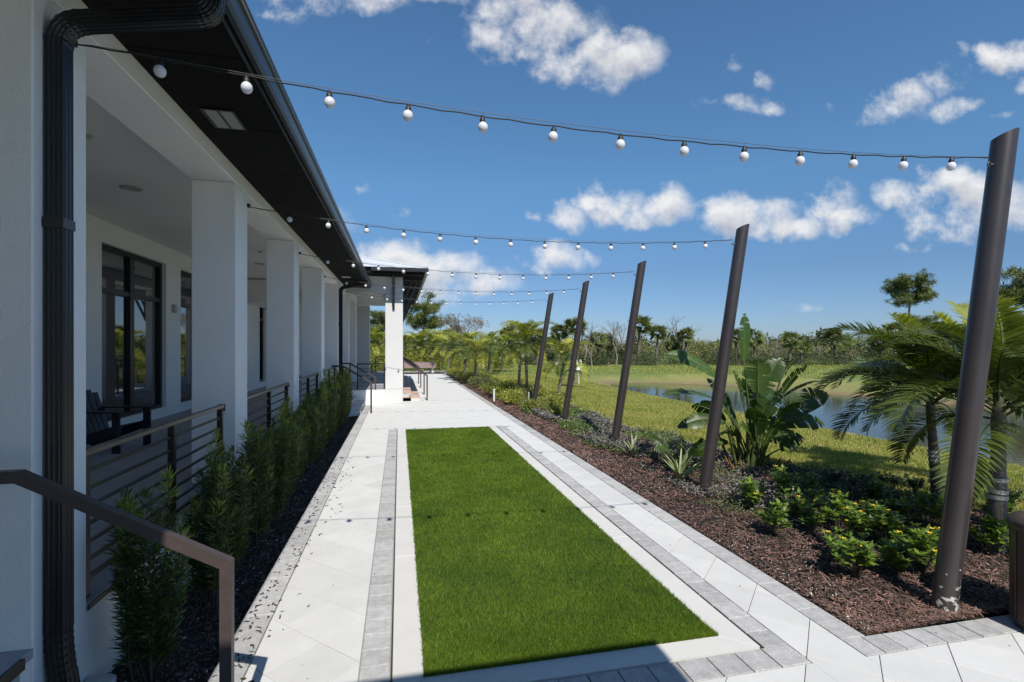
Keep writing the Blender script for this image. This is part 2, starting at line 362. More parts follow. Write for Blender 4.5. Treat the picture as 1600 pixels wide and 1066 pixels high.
# ------------------------------------------------------------------ ground
def pond_sd(x, y):
    near = np.interp(y, [-60, -20, 22, 27, 30, 34], [16, 14.0, 12.4, 12.7, 13.2, 15.0])
    far = np.interp(y, [-60, -20, 5, 12, 21, 26, 29, 31, 32.5, 34], [38, 30, 25.5, 24.2, 22.4, 21.2, 19.8, 17.5, 14.5, 13])
    return np.minimum(x-near, far-x) * .9 - np.maximum(y-33.0, 0)
def ground_h(x, y):
    s = pond_sd(x, y); h = np.where(s > 0, -.55-.3*np.minimum(s, 2), np.maximum(s, -6)*-.09-.55)
    h = np.minimum(h, -.02); 
    side = x > 18
    bank = np.where(s < 0, -.55 + np.minimum(-s, 3.5)*.16, h); h = np.where((s < 0) & side, np.minimum(bank, -.02), h)
    return h + .05*np.sin(x*.31+1)*np.sin(y*.23)*np.clip((x-7)/6, 0, 1)*(s < -1)
M['lawn'] = mat('lawn_ground', (.14, .175, .038), .95, col2=(.25, .235, .07), vscale=.5, bump=1.0, bscale=25, detail=10)
_m = M['lawn']; t = _m.node_tree; n, l = t.nodes.new, t.links.new; b = t.nodes['Principled BSDF']
at_ = n('ShaderNodeAttribute'); at_.attribute_name = 'bank'; sp = n('ShaderNodeSeparateColor'); l(at_.outputs['Color'], sp.inputs[0])
src = b.inputs['Base Color'].links[0].from_socket
tc2 = n('ShaderNodeTexCoord'); n2 = n('ShaderNodeTexNoise'); n2.inputs['Scale'].default_value = 2.3; n2.inputs['Detail'].default_value = 8; l(tc2.outputs['Object'], n2.inputs['Vector'])
mb = n('ShaderNodeMix'); mb.data_type = 'RGBA'; l(n2.outputs[0], mb.inputs[0]); mb.inputs[6].default_value = (.14, .095, .055, 1); mb.inputs[7].default_value = (.23, .165, .095, 1)
mx = n('ShaderNodeMix'); mx.data_type = 'RGBA'; l(sp.outputs[0], mx.inputs[0]); l(src, mx.inputs[6]); l(mb.outputs[2], mx.inputs[7])
mg = n('ShaderNodeMix'); mg.data_type = 'RGBA'; l(sp.outputs[1], mg.inputs[0]); l(mx.outputs[2], mg.inputs[6]); mg.inputs[7].default_value = (.085, .14, .03, 1)
l(mg.outputs[2], b.inputs['Base Color'])
gx = np.concatenate([[-900, -400, -150, -60, -25, -8], np.arange(-6, 50, .5), [55, 65, 80, 120, 200, 400, 900]])
gy = np.concatenate([[-900, -400, -150, -60, -30], np.arange(-20, 66, .5), [75, 90, 130, 220, 450, 900, 1500]])
GX, GY = np.meshgrid(gx, gy); H = np.where(GX < 5.0, -.14, ground_h(GX, GY)); H = np.where(GX < -5, -.14, H)
nx, ny = len(gx), len(gy); V = np.stack([GX, GY, H], -1).reshape(-1, 3)
ii = (np.arange(ny-1)[:, None]*nx + np.arange(nx-1)[None]).ravel()
me = npmesh('ground', V, np.stack([ii, ii+1, ii+nx+1, ii+nx], 1), M['lawn'], True)
s = pond_sd(V[:, 0], V[:, 1]); ca = me.color_attributes.new('bank', 'FLOAT_COLOR', 'POINT'); c = np.zeros((len(V), 4), np.float32); c[:, 3] = 1
farside = (V[:, 0] > 18) | (V[:, 1] > 30)
c[:, 0] = np.where(farside, np.clip((s+1.1)/.8, 0, 1)*.95+np.clip((s+3.2)/2., 0, 1)*.3*(s < -1.1), np.clip((s+.5)/.4, 0, 1))
c[:, 1] = np.where(farside, np.clip((-s-2.5)/3, 0, 1), 0)*.85
ca.data.foreach_set('color', c.ravel()); tag(link('ground', me), kind='structure')
me = npmesh('pond', np.array([[11.5, -60, -.55], [40, -60, -.55], [40, 35, -.55], [11.5, 35, -.55]]), np.array([[0, 1, 2, 3]]), M['water'])
tag(link('water', me), kind='structure')

# ------------------------------------------------------------------ paving
PX0, PX1, PY1 = -.91, 2.93, 36.0
tag(MB().box(-1.12, 3.14, -8, 2.0, -.12, -.012).box(-1.12, 3.14, 2.0, PY1, -.12, -.012).box(3.14, 14, -8, 2.875, -.12, -.012).build('path', M['sand']), kind='structure')
path = bpy.data.objects['path']
def clip(poly, axis, val, keep_less):
    out = []
    for i in range(len(poly)):
        a, b2 = poly[i], poly[(i+1) % len(poly)]
        ia = (a[axis] <= val) == keep_less or a[axis] == val; ib = (b2[axis] <= val) == keep_less or b2[axis] == val
        if ia: out.append(a)
        if ia != ib:
            tt = (val-a[axis])/(b2[axis]-a[axis]); out.append((a[0]+(b2[0]-a[0])*tt, a[1]+(b2[1]-a[1])*tt))
    return out
def cliprect(p, r):
    for ax, v, less in ((0, r[0], False), (0, r[1], True), (1, r[2], False), (1, r[3], True)):
        p = clip(p, ax, v, less)
        if len(p) < 3: return None
    a = abs(sum(p[i][0]*p[(i+1) % len(p)][1]-p[(i+1) % len(p)][0]*p[i][1] for i in range(len(p))))/2
    return p if a > .0006 else None
TB = 12.36  # far end of the turf frame
rects = [(PX0, -.243, -2, TB+.004), (-.243, 2.543, -2, 2.697), (2.543, PX1, -2, TB+.004), (PX0, PX1, TB+.004, PY1), (PX1, 13, -2, 2.677)]
HD = .28; g_ = .0022; far_mb = MB()
for a in range(-10, 56):
    for bq in range(-16, 136):
        if (a+bq) % 2: continue
        cx, cy = -.52+a*HD, 3.326+bq*HD
        if cx < -1.3 or cx > 13.3 or cy < -2 or cy > PY1+.4: continue
        if cx > PX1+.4 and cy > 3.1: continue
        dx_ = .003 if cy > 9 else g_*1.41
        dia = [(cx-HD+dx_, cy), (cx, cy-HD+dx_), (cx+HD-dx_, cy), (cx, cy+HD-dx_)]
        jz = rng.normal(0, .0006); near = cy < 9.5 and cy > 1.6 and cx < 7
        mbx = MB() if near else far_mb; got = False
        for r in rects:
            p = cliprect(dia, r)
            if p: mbx.prism(p, -.05, jz, .002 if near else 0); got = True
        if near and got: mbx.build('paver', M['white_paver'], path)
tag(far_mb.build('distant_pavers', M['white_paver'], path), kind='stuff')
grey_far = MB(); ng = 0
def greybox(x0, x1, y0, y1, near=True):
    jz = rng.normal(0.0008, .0009); e = .0035
    P = [(x0+e, y0+e), (x1-e, y0+e), (x1-e, y1-e), (x0+e, y1-e)]
    if near: MB().prism(P, -.05, .001+jz, .0035).build('border_paver', M['grey_paver'], path)
    else: grey_far.prism(P, -.05, .001+jz)
def run(x0, x1, ys, step, end, horiz=False):
    p = ys; 
    while p < end-.03:
        q = min(p+step*random.uniform(.93, 1.07), end)
        if end-q < .06: q = end
        if horiz: greybox(p, q, x0, x1)
        else: greybox(x0, x1, p, q, p < 16)
        p = q
run(-.24, -.055, 2.70, .19, TB); run(2.355, 2.54, 2.90, .19, TB)
run(2.70, 2.90, -.055, .2, 2.54, True)
run(2.935, 3.135, 2.87, .2, PY1); run(-1.115, -.915, -1.0, .62, PY1)
run(2.68, 2.87, 2.935, .165, 8.0, True)
tag(grey_far.build('distant_border_pavers', M['grey_paver'], path), kind='stuff')
# concrete frame round the turf: four mitred pieces, dark expansion joint outside
TX0, TX1, TY0, TY1 = .15, 2.136, 3.085, 12.22
fr = empty('turf_frame', (0, 0, 0)); tag(fr, 'pale concrete curb framing the rectangle of artificial turf', 'curb')
ox0, ox1, oy0, oy1 = -.04, 2.335, 2.915, TB
def curbpiece(P, zt=.004): MB().prism(P, -.06, zt, .003).build('curb', M['curb'], fr)
e = .002
# long sides are cut into lengths by fine joints
ys = [oy0, 4.9, 6.4, 8.1, 9.9, oy1]
for i in range(5):
    a_, b_ = ys[i], ys[i+1]
    ia = TY0 if i == 0 else a_; ib = TY1 if i == 4 else b_
    curbpiece([(ox0, a_+e), (TX0, ia+e), (TX0, ib-e), (ox0, b_-e)]); curbpiece([(TX1, ia+e), (ox1, a_+e), (ox1, b_-e), (TX1, ib-e)])
curbpiece([(ox0+e*2, oy0), (ox1-e*2, oy0), (TX1-e, TY0), (TX0+e, TY0)]); curbpiece([(TX0+e, TY1), (TX1-e, TY1), (ox1-e*2, oy1), (ox0+e*2, oy1)])
MB().box(-.052, -.042, 2.915, TB, -.06, -.004).box(2.338, 2.352, 2.915, TB, -.06, -.004).build('expansion_joint', M['joint'], fr)
tb = MB().box(TX0+.001, TX1-.001, TY0+.001, TY1-.001, -.06, .002).build('turf_backing', M['turf_base']); tag(tb, kind='structure')

# blades: one bent two-triangle blade each
def blades(n, pos, h, w, lean=.5, hj=.35):
    a = rng.uniform(0, 2*np.pi, n); hh = h*(1+rng.uniform(-hj, hj, n)); ww = w*(1+rng.uniform(-.3, .3, n))
    d = np.stack([np.cos(a), np.sin(a), np.zeros(n)], 1)*ww[:, None]/2
    b2 = rng.uniform(0, 2*np.pi, n); ln = rng.uniform(.1, lean, n)*hh
    tip = pos + np.stack([np.cos(b2)*ln, np.sin(b2)*ln, hh], 1)
    V = np.empty((n*3, 3)); V[0::3] = pos-d; V[1::3] = pos+d; V[2::3] = tip
    return V, np.arange(n*3).reshape(n, 3)
# turf, denser close to the viewer
N = 300000; y = TY0 + (TY1-TY0)*rng.uniform(0, 1, N)**1.7; x = rng.uniform(TX0-.004, TX1+.004, N)
pz = np.stack([x, y, np.full(N, .0)], 1); dd = np.clip(y/4, 1, 3)
V, F = blades(N, pz, .026*np.ones(N), .0042*dd, .9)
tag(link('artificial_turf', npmesh('artificial_turf', V, F, M['turf'])), 'bright green artificial turf strip inset in the pale paving', 'turf', kind='stuff')

# ------------------------------------------------------------------ planting beds: mulch
def edge_x(y):  # lawn edge of the right bed
    return np.interp(y, [2.8, 5, 7, 9, 12, 16, 24, 36], [9.5, 6.9, 6.2, 5.75, 5.45, 5.3, 5.0, 4.6]) + .12*np.sin(y*2.1)+.06*np.sin(y*5.3)
def sheet(name, x0f, x1f, ys, nxs, zf, m):
    ny_, V = len(ys), []
    for y_ in ys:
        a_, b_ = x0f(y_), x1f(y_)
        for k in range(nxs+1):
            x_ = a_+(b_-a_)*k/nxs; V.append((x_, y_, zf(x_, y_, k/nxs)))
    V = np.array(V); i0 = (np.arange(ny_-1)[:, None]*(nxs+1)+np.arange(nxs)[None]).ravel()
    return link(name, npmesh(name, V, np.stack([i0, i0+1, i0+nxs+2, i0+nxs+1], 1), m, True))
def lump(x_, y_): return .012*math.sin(x_*9+y_*4)+.012*math.sin(y_*11-x_*3)+.008*math.sin(x_*23)*math.sin(y_*19)
tag(sheet('mulch_bed', lambda y_: 3.142, lambda y_: float(edge_x(y_)), np.concatenate([np.arange(2.878, 9, .08), np.arange(9, 36.1, .3)]), 60,
      lambda x_, y_, k: (-.02 + lump(x_, y_)*(1 if .02 < k else 0) + .045*math.sin(math.pi*min(k*1.05, 1)) - (.03 if k > .98 else 0)), M['soil']), kind='structure')
tag(sheet('hedge_bed', lambda y_: -1.78, lambda y_: -1.118, np.arange(2.9, 15.4, .1), 14, lambda x_, y_, k: -.045+lump(x_, y_)*.8, M['soil']), kind='structure')
def chips(n, xs, ys, zs, L, W, T=.003):
    a = rng.uniform(0, 2*np.pi, n); el = rng.normal(0, .3, n); Lh = L*rng.uniform(.5, 1.4, n)/2; Wh = W*rng.uniform(.5, 1.5, n)/2
    d = np.stack([np.cos(a)*np.cos(el), np.sin(a)*np.cos(el), np.sin(el)], 1)*Lh[:, None]
    r = np.stack([-np.sin(a), np.cos(a), rng.normal(0, .4, n)], 1)*Wh[:, None]
    c = np.stack([xs, ys, zs], 1); V = np.empty((n*5, 3))
    V[0::5] = c-d-r; V[1::5] = c+d-r*.6; V[2::5] = c+d*.9+r; V[3::5] = c-d*.8+r; V[4::5] = c+np.array([0, 0, 1])*(T+Wh[:, None]*.3)
    base = np.arange(n)[:, None]*5; F = np.concatenate([base+np.array([0, 1, 4]), base+np.array([1, 2, 4]), base+np.array([2, 3, 4]), base+np.array([3, 0, 4])])
    return V, F
N = 75000; ys_ = 2.9+(32-2.9)*rng.uniform(0, 1, N)**2.6; xs_ = 3.15+(edge_x(ys_)-3.17)*rng.uniform(0, 1, N)**1.15
zs_ = .0+.045*np.sin(np.pi*np.clip((xs_-3.14)/(edge_x(ys_)-3.14), 0, 1))+rng.uniform(-.012, .02, N)
sz = np.clip(ys_/6, 1, 2.2); V, F = chips(N, xs_, ys_, zs_, .046*sz, .008*sz)
tag(link('bark_mulch', npmesh('bark_mulch', V, F, M['chip'])), 'reddish brown shredded bark mulch in the bed beside the path', 'mulch', kind='stuff')
N = 14000; ys_ = rng.uniform(2.9, 15, N); xs_ = rng.uniform(-1.75, -1.12, N); V, F = chips(N, xs_, ys_, -.04+rng.uniform(0, .03, N), .03, .008)
tag(link('dark_mulch', npmesh('dark_mulch', V, F, M['chip'])), 'dark mulch under the hedge beside the porch wall', 'mulch', kind='stuff')
N = 4200; ys_ = 2.9+20*rng.uniform(0, 1, N)**1.7; xs_ = 3.16+(edge_x(ys_)-3.3)*rng.uniform(0, 1, N)**1.6
keep = (np.sin(xs_*3.1+ys_*1.3)+np.sin(ys_*2.7-xs_)+rng.normal(0, .7, N)) > .5; ys_, xs_ = ys_[keep], xs_[keep]
V, F = chips(len(xs_), xs_, ys_, .022+.045*np.sin(np.pi*np.clip((xs_-3.14)/(edge_x(ys_)-3.14), 0, 1)), .012*rng.uniform(.3, 1.5, len(xs_)), .008)
xa = rng.uniform(-1.7, -1.13, 160); ya = rng.uniform(2.9, 10, 160); V2, F2 = chips(160, xa, ya, np.full(160, -.005), .02, .012)
tag(link('shell_flakes', npmesh('shell_flakes', np.concatenate([V, V2]), np.concatenate([F, F2+len(V)]), M['shell'])), 'pale shell flakes scattered over the mulch beds', 'shell flakes', kind='stuff')
N = 230; ys_ = rng.uniform(3.2, 9.5, N); xs_ = -1.1+np.abs(rng.normal(0, .16, N)); V, F = chips(N, xs_, ys_, np.full(N, .006), .034, .012, .002)
N2 = 260; V2, F2 = chips(N2, rng.uniform(-.9, 7, N2), rng.uniform(2.4, 11, N2), np.full(N2, .004), .010, .007, .001)
m2 = V2[0::5, 0]; ok = ((m2 < .1) | ((m2 > 2.2) & (m2 < 3.0)) | (V2[0::5, 1] < 2.8)); kf = np.tile(ok, 4)
tag(link('leaf_litter', npmesh('leaf_litter', np.concatenate([V, V2]), np.concatenate([F, F2[kf]+len(V)]), M['leaf_litter'])), 'small dark fallen leaves scattered on the pavers beside the hedge bed', 'leaf litter', kind='stuff')

# lawn blades
def lawn(name, N, yr, pw, label, m, h, w):
    y = yr[0]+(yr[1]-yr[0])*rng.uniform(0, 1, N)**pw; e_ = np.where(y < 4.5, 9.3, edge_x(y)-.05); x = e_ + (12.5-e_)*rng.uniform(0, 1, N)**1.3
    sd_ = pond_sd(x, y); k = sd_ < -.05; x, y = x[k], y[k]; z = ground_h(x, y); d = np.hypot(x, y); f = np.clip(d/7, 1, 4)
    V, F = blades(len(x), np.stack([x, y, z-.01], 1), h*np.clip(f, 1, 1.6), w*f, .9)
    tag(link(name, npmesh(name, V, F, m)), label, 'grass', kind='stuff')
lawn('lawn_grass', 230000, (3.2, 34), 1.8, 'green and yellow lawn between the planting bed and the pond', M['blade'], .045, .011)
lawn('dry_lawn_grass', 70000, (3.2, 30), 1.6, 'dry straw-coloured blades mixed through the near lawn', M['blade_dry'], .045, .010)
N = 60000; x = rng.uniform(5, 48, N); y = rng.uniform(26, 52, N); s_ = pond_sd(x, y); k = s_ < -3.2; x, y = x[k], y[k]
V, F = blades(len(x), np.stack([x, y, ground_h(x, y)-.01], 1), .085, .05, .9)
tag(link('far_lawn_grass', npmesh('far_lawn_grass', V, F, M['blade'])), 'grass of the far lawn beyond the pond', 'grass', kind='stuff')

# ------------------------------------------------------------------ pavilion
FZ = .51; PX = -1.76; BW = -4.80
bld = empty('pavilion', (PX, 3, 0)); tag(bld, 'long white stucco pavilion with an open columned porch and black eaves', 'building')
inv = Matrix.Translation((-PX, -3, 0))
def bp_(mb, name, m, parent=bld):
    """build in world coordinates, keep under the building's origin"""
    mb.v = [(x-PX, y-3, z) for x, y, z in mb.v]; return mb.build(name, m, parent)
NP = [2.94+3.16*k for k in range(7)]
for i, y0 in enumerate(NP): bp_(MB().box(PX-.44, PX, y0, y0+.44, FZ-.25 if i else FZ-.25, 3.80, .008), 'column', M['stucco'])
bp_(MB().box(PX-.44, PX, -6, 22.4, 3.803, 4.3, .006), 'beam', M['stucco'])
# base wall under the porch floor (butts below the slab edge)
bp_(MB().box(PX-.30, PX-.004, 2.86, 15.44, -.3, .46).box(PX-.30, PX-.004, 17.85, 30, -.3, .46), 'base_wall', M['stucco'])
bp_(MB().box(BW+.002, PX-.002, -6, 30, .463, FZ), 'porch_floor', M['floor'])
bp_(MB().box(PX-.0015, PX+.018, -6, 2.86, .455, .508).box(PX-.0015, PX+.006, 3.39, 15.4, .468, .498), 'floor_nosing', M['black'])
# back wall with window openings
WIN = [(9.63, 12.0), (12.72, 15.1), (15.9, 17.0), (19.3, 20.1), (3.3, 5.7), (6.4, 8.75), (21.2, 23.4), (-.6, 1.8)]
WIN.sort(); WZ0, WZ1 = .70, 3.72
wl_ = MB(); yc = -6
for a_, b_ in WIN:
    wl_.box(BW-.25, BW, yc, a_, .463, 4.3); wl_.box(BW-.25, BW, a_+.0, b_, WZ1, 4.3); wl_.box(BW-.25, BW, a_, b_, .463, WZ0); yc = b_
wl_.box(BW-.25, BW, yc, 30, .463, 4.3); bp_(wl_, 'back_wall', M['stucco_far'])
bp_(MB().box(BW-12, BW-.26, 29.7, 30, 0, 4.3).box(BW-12, BW-11.7, -6, 29.6, 0, 4.3).box(BW-12, BW-.26, -6.3, -6, 0, 4.3), 'outer_wall', M['stucco_far'])
for a_, b_ in WIN:
    X = BW-.13; f = MB(); fw_ = .085; n_m = 2 if b_-a_ > 1.5 else 1
    f.box(X-.03, X+.05, a_, a_+fw_, WZ0, WZ1).box(X-.03, X+.05, b_-fw_, b_, WZ0, WZ1)
    f.box(X-.03, X+.05, a_+fw_, b_-fw_, WZ0, WZ0+fw_).box(X-.03, X+.05, a_+fw_, b_-fw_, WZ1-fw_, WZ1)
    mids = [(a_+b_)/2-.04] if n_m == 2 else []
    for mz in mids: f.box(X-.03, X+.055, mz-.075, mz+.075, WZ0+fw_, WZ1-fw_)
    segs = [(a_+fw_, mids[0]-.075), (mids[0]+.075, b_-fw_)] if mids else [(a_+fw_, b_-fw_)]
    for (c_, d_) in segs: f.box(X-.03, X+.045, c_, d_, 2.90, 2.985)
    wo = bp_(f, 'window', M['frame'])
    for (c_, d_) in segs:
        for z0, z1 in ((WZ0+fw_, 2.90), (2.985, WZ1-fw_)):
            p = MB().box(X-.012, X, c_+.001, d_-.001, z0+.001, z1-.001); p.v = [(x-PX, y-3, z) for x, y, z in p.v]; p.build('pane', M['glass'], wo)
    s_ = MB().box(BW-.08, BW+.025, a_-.03, b_+.03, WZ0-.05, WZ0-.002, .004); s_.v = [(x-PX, y-3, z) for x, y, z in s_.v]; s_.build('sill', M['stucco_far'], wo)
# dropped white box over the far porch door
bp_(MB().box(BW+.005, BW+.9, 17.0, 21.0, 3.35, 4.05), 'bulkhead', M['stucco_far'])
for k in range(-3, 9):
    a_ = -.04+3.08*k; bp_(MB().box(BW+.003, PX-.443, max(a_, -6)+.005, min(a_+3.08, 30)-.005, 4.08, 4.14), 'ceiling_panel', M['ceiling'])
bp_(MB().box(BW, PX-.443, -6, 30, 4.143, 4.16), 'ceiling_backing', M['black'])
for k in range(-1, 6):
    y_ = 7.6+3.16*k; z_ = 4.078
    cl_ = MB().lathe([(.0, -.004), (.085, -.006), (.09, -.014), (.125, -.012), (.13, 0)], 20, (-3.45, y_, z_)); bp_(cl_, 'ceiling_light', M['plastic_grey'])
    bp_(MB().lathe([(.0, -.04), (.018, -.035), (.012, -.02), (.04, -.008), (.04, 0)], 12, (-3.0, y_+1.35, z_)), 'sprinkler_head', M['plastic_grey'])
# eave: soffit boards, fascia, gutter
GXo = -.93; EY1 = 19.27
k = 0; yy = -6.0
while yy < EY1-.1:
    y2 = min(yy+1.22, EY1-.02); bp_(MB().box(PX+.003, -1.032, yy+.004, y2-.004, 3.952, 3.985, .003), 'soffit_panel', M['soffit']); yy = y2
bp_(MB().box(PX+.003, -1.032, -6, EY1-.03, 3.99, 4.05), 'soffit_backing', M['black'])
bp_(MB().box(-1.030, -1.008, -6, EY1, 3.93, 4.13), 'fascia', M['gutter'])
prof = [(-1.006, 3.95), (-.985, 3.935), (-.955, 3.935), (-.94, 3.96), (-.935, 4.0), (-.93, 4.03), (-.915, 4.045), (-.915, 4.075), (-.925, 4.08), (-.925, 4.085), (-.912, 4.09), (-.912, 4.1), (-.93, 4.1), (-.935, 4.05), (-.95, 3.965), (-1.0, 3.95), (-1.006, 4.1)]
npf = len(prof); V = [(x, y_, z) for y_ in (-6.0, EY1+.05) for x, z in prof]
bp_(MB().add(V, [(i, i+1, npf+i+1, npf+i) for i in range(npf-1)]).add([(x, EY1+.05, z) for x, z in prof[:14]] , [tuple(range(13))]), 'gutter', M['gutter'])
# roof: low hipped metal plane
V = [(-1.0, -6.3, 4.135), (-1.0, EY1, 4.135), (-9.5, -6.3, 6.6), (-9.5, 13, 6.6), (-18, -6.3, 4.135), (-18, 30, 4.135), (-9.5, 21.5, 6.6), (PX-.5, EY1, 4.35), (PX-.5, 30, 4.35)]
bp_(MB().add(V, [(0, 1, 7, 3, 2), (3, 7, 8, 6), (2, 3, 6, 5, 4), (6, 8, 5)]), 'roof', M['metal_roof'])
for vy, nm in ((4.78, 0), (15.0, 1)):
    x0, x1, y0, y1 = -1.58, -1.36, vy-.17, vy+.17
    v_ = bp_(MB().box(x0-.02, x0, y0-.02, y1+.02, 3.938, 3.951).box(x1, x1+.02, y0-.02, y1+.02, 3.938, 3.951).box(x0, x1, y0-.02, y0, 3.938, 3.951).box(x0, x1, y1, y1+.02, 3.938, 3.951).box((x0+x1)/2-.006, (x0+x1)/2+.006, y0, y1, 3.938, 3.951), 'soffit_vent', M['black'])
    for q in range(9):
        yq = y0+.01+q*(y1-y0-.02)/8; sl = MB().bar((x0+.004, yq, 3.944), ((x0+x1)/2-.01, yq, 3.944), .026, .003, (0, .5, 1)).bar(((x0+x1)/2+.01, yq, 3.944), (x1-.004, yq, 3.944), .026, .003, (0, .5, 1))
        sl.v = [(x-PX, y-3, z) for x, y, z in sl.v]; sl.build('vent_slat', M['plastic_grey'], v_)
# downspouts: fluted rectangular pipe swept along a path in a plane of constant Y
def flute(w, d):
    P = []
    def side(p, q, nrm, k=4):
        for i in range(k):
            t0 = (i+.14)/k; t1 = (i+.36)/k; t2 = (i+.64)/k; t3 = (i+.86)/k
            for tt, dep in ((t0, 0), (t1, .006), (t2, .006), (t3, 0)): P.append((p[0]+(q[0]-p[0])*tt-nrm[0]*dep, p[1]+(q[1]-p[1])*tt-nrm[1]*dep))
    a_, b_ = w/2, d/2; side((-a_, -b_), (a_, -b_), (0, -1)); side((a_, -b_), (a_, b_), (1, 0), 3); side((a_, b_), (-a_, b_), (0, 1)); side((-a_, b_), (-a_, -b_), (-1, 0), 3)
    return P
def downspout(y_, pts, w, d, crink):
    P = flute(d, w); rings = []; pts = [Vector(p) for p in pts]
    # round the corners
    path_ = [pts[0]]
    for i in range(1, len(pts)-1):
        a_, b_, c_ = pts[i-1], pts[i], pts[i+1]; u = (a_-b_).normalized(); v = (c_-b_).normalized(); rr = min(.12, (a_-b_).length*.45, (c_-b_).length*.45)
        for k in range(13):
            tt = k/12; path_.append((b_+u*rr)*(1-tt)**2+b_*2*tt*(1-tt)+(b_+v*rr)*tt*tt)
    path_.append(pts[-1]); V = []; n_ = len(P)
    for i, p in enumerate(path_):
        t_ = (path_[min(i+1, len(path_)-1)]-path_[max(i-1, 0)]).normalized(); nn = Vector((t_.z, 0, -t_.x))
        inner = 0 < i < len(path_)-1; s_ = 1+(.06 if (inner and i % 2) else 0)
        for (a2, b2) in P: V.append(p+nn*a2*s_+Vector((0, 1, 0))*b2*s_)
    F = [(i*n_+k, i*n_+(k+1) % n_, (i+1)*n_+(k+1) % n_, (i+1)*n_+k) for i in range(len(path_)-1) for k in range(n_)]
    mb = MB().add(V, F); mb.add(V[:n_], [tuple(range(n_))]); mb.add(V[-n_:], [tuple(range(n_))])
    o = bp_(mb, 'downspout', M['dspout'])
    zc = 1.05; 
    for z_ in crink:
        c_ = MB().box(PX+.001, PX+d+.01, y_-w/2-.006, y_+w/2+.006, z_, z_+.05); c_.v = [(x-PX, y-3, z) for x, y, z in c_.v]; c_.build('downspout_joint', M['dspout'], o)
downspout(3.05, [(-.985, 3.05, 3.99), (-.985, 3.05, 3.80), (-1.712, 3.05, 3.66), (-1.712, 3.05, .42), (-1.66, 3.05, .08)], .088, .085, (2.6,))
downspout(15.80, [(-.985, 15.8, 3.99), (-.985, 15.8, 3.86), (-1.70, 15.8, 3.72), (-1.70, 15.8, .05)], .11, .095, (2.6,))
sb = MB().prism([(-1.755, 2.96), (-1.62, 2.96), (-1.60, 2.99), (-1.59, 3.2), (-1.595, 3.34), (-1.61, 3.38), (-1.64, 3.40), (-1.755, 3.40)], -.05, .09, .012).build('splash_block', M['curb']); tag(sb, 'small pale concrete splash block below the near black downspout', 'splash block')
# fixtures on the porch wall between the first two windows
al_ = empty('wall_alarm', (BW, 12.33, 2.8)); tag(al_, 'small grey square fixture high on the porch wall between the windows', 'wall fixture')
MB().box(0.001, .05, -.08, .06, -.09, .09, .006).build('box', M['plastic_grey'], al_); MB().lathe([(.05, 0), (.052, .012), (.0, .03)], 16).build('lens', M['white_plastic'], al_, (.055, -.01, 0), (0, R(90), 0)); MB().box(.001, .06, .08, .14, -.05, .05, .006).build('side_unit', M['white_plastic'], al_)
# steps in the porch edge: near ones (beside the camera) and the middle flight
def steps(y0, y1, x0, nm):
    for i in range(2):
        z = FZ-.17*(i+1); xa, xb = x0+.30*i, x0+.30*(i+1)
        bp_(MB().box(x0+.002, xb, y0+.004, y1-.004, -.1, z-.042, .0).box(x0+.002, xb+.02, y0+.002, y1-.002, z-.04, z, .006), 'step', M['curb'])
        bp_(MB().box(xb+.021, xb+.03, y0+.01, y1-.01, z-.035, z-.006), 'step_nosing', M['black'])
steps(-.2, 2.45, PX+.02, 'near'); steps(15.6, 17.6, PX+.02, 'mid')
bp_(MB().box(PX+.021, -1.10, 15.46, 15.59, -.1, .06), 'stair_cheek', M['stucco']); bp_(MB().box(PX+.021, -.52, 17.61, 17.79, -.1, .495), 'stair_cheek', M['stucco'])

# porch railings
def railing(y0, y1, label, grp='porch railings between the columns'):
    t_ = empty('porch_railing', (PX-.06, y0, FZ)); tag(t_, label, 'railing', grp); L = y1-y0
    MB().box(-.03, .03, 0, L, .838, .87, .004).build('top_rail', M['top_rail'], t_)
    MB().box(-.034, .034, L+.001, L+.03, .80, .874, .003).build('end_cap', M['rail'], t_)
    for q in (.05, L*.5+.02, L-.06): MB().box(-.025, .025, q, q+.045, -.04, .837, .003).build('post', M['rail'], t_)
    for k in range(7):
        z = .10+.107*k; h = .021 if k else .03
        for a_, b_ in ((.096, L*.5+.019), (L*.5+.066, L-.061)): MB().box(-.010, .010, a_, b_, z-h/2, z+h/2, .002).build('bar', M['rail'], t_)
labs = ['bronze porch railing nearest the camera, right of the downspout', 'porch railing between the second and third white columns', 'porch railing between the third and fourth white columns', 'farthest porch railing, behind the hedge before the second downspout']
for i in range(4): railing(NP[i]+.45, NP[i+1]-.27, labs[i])
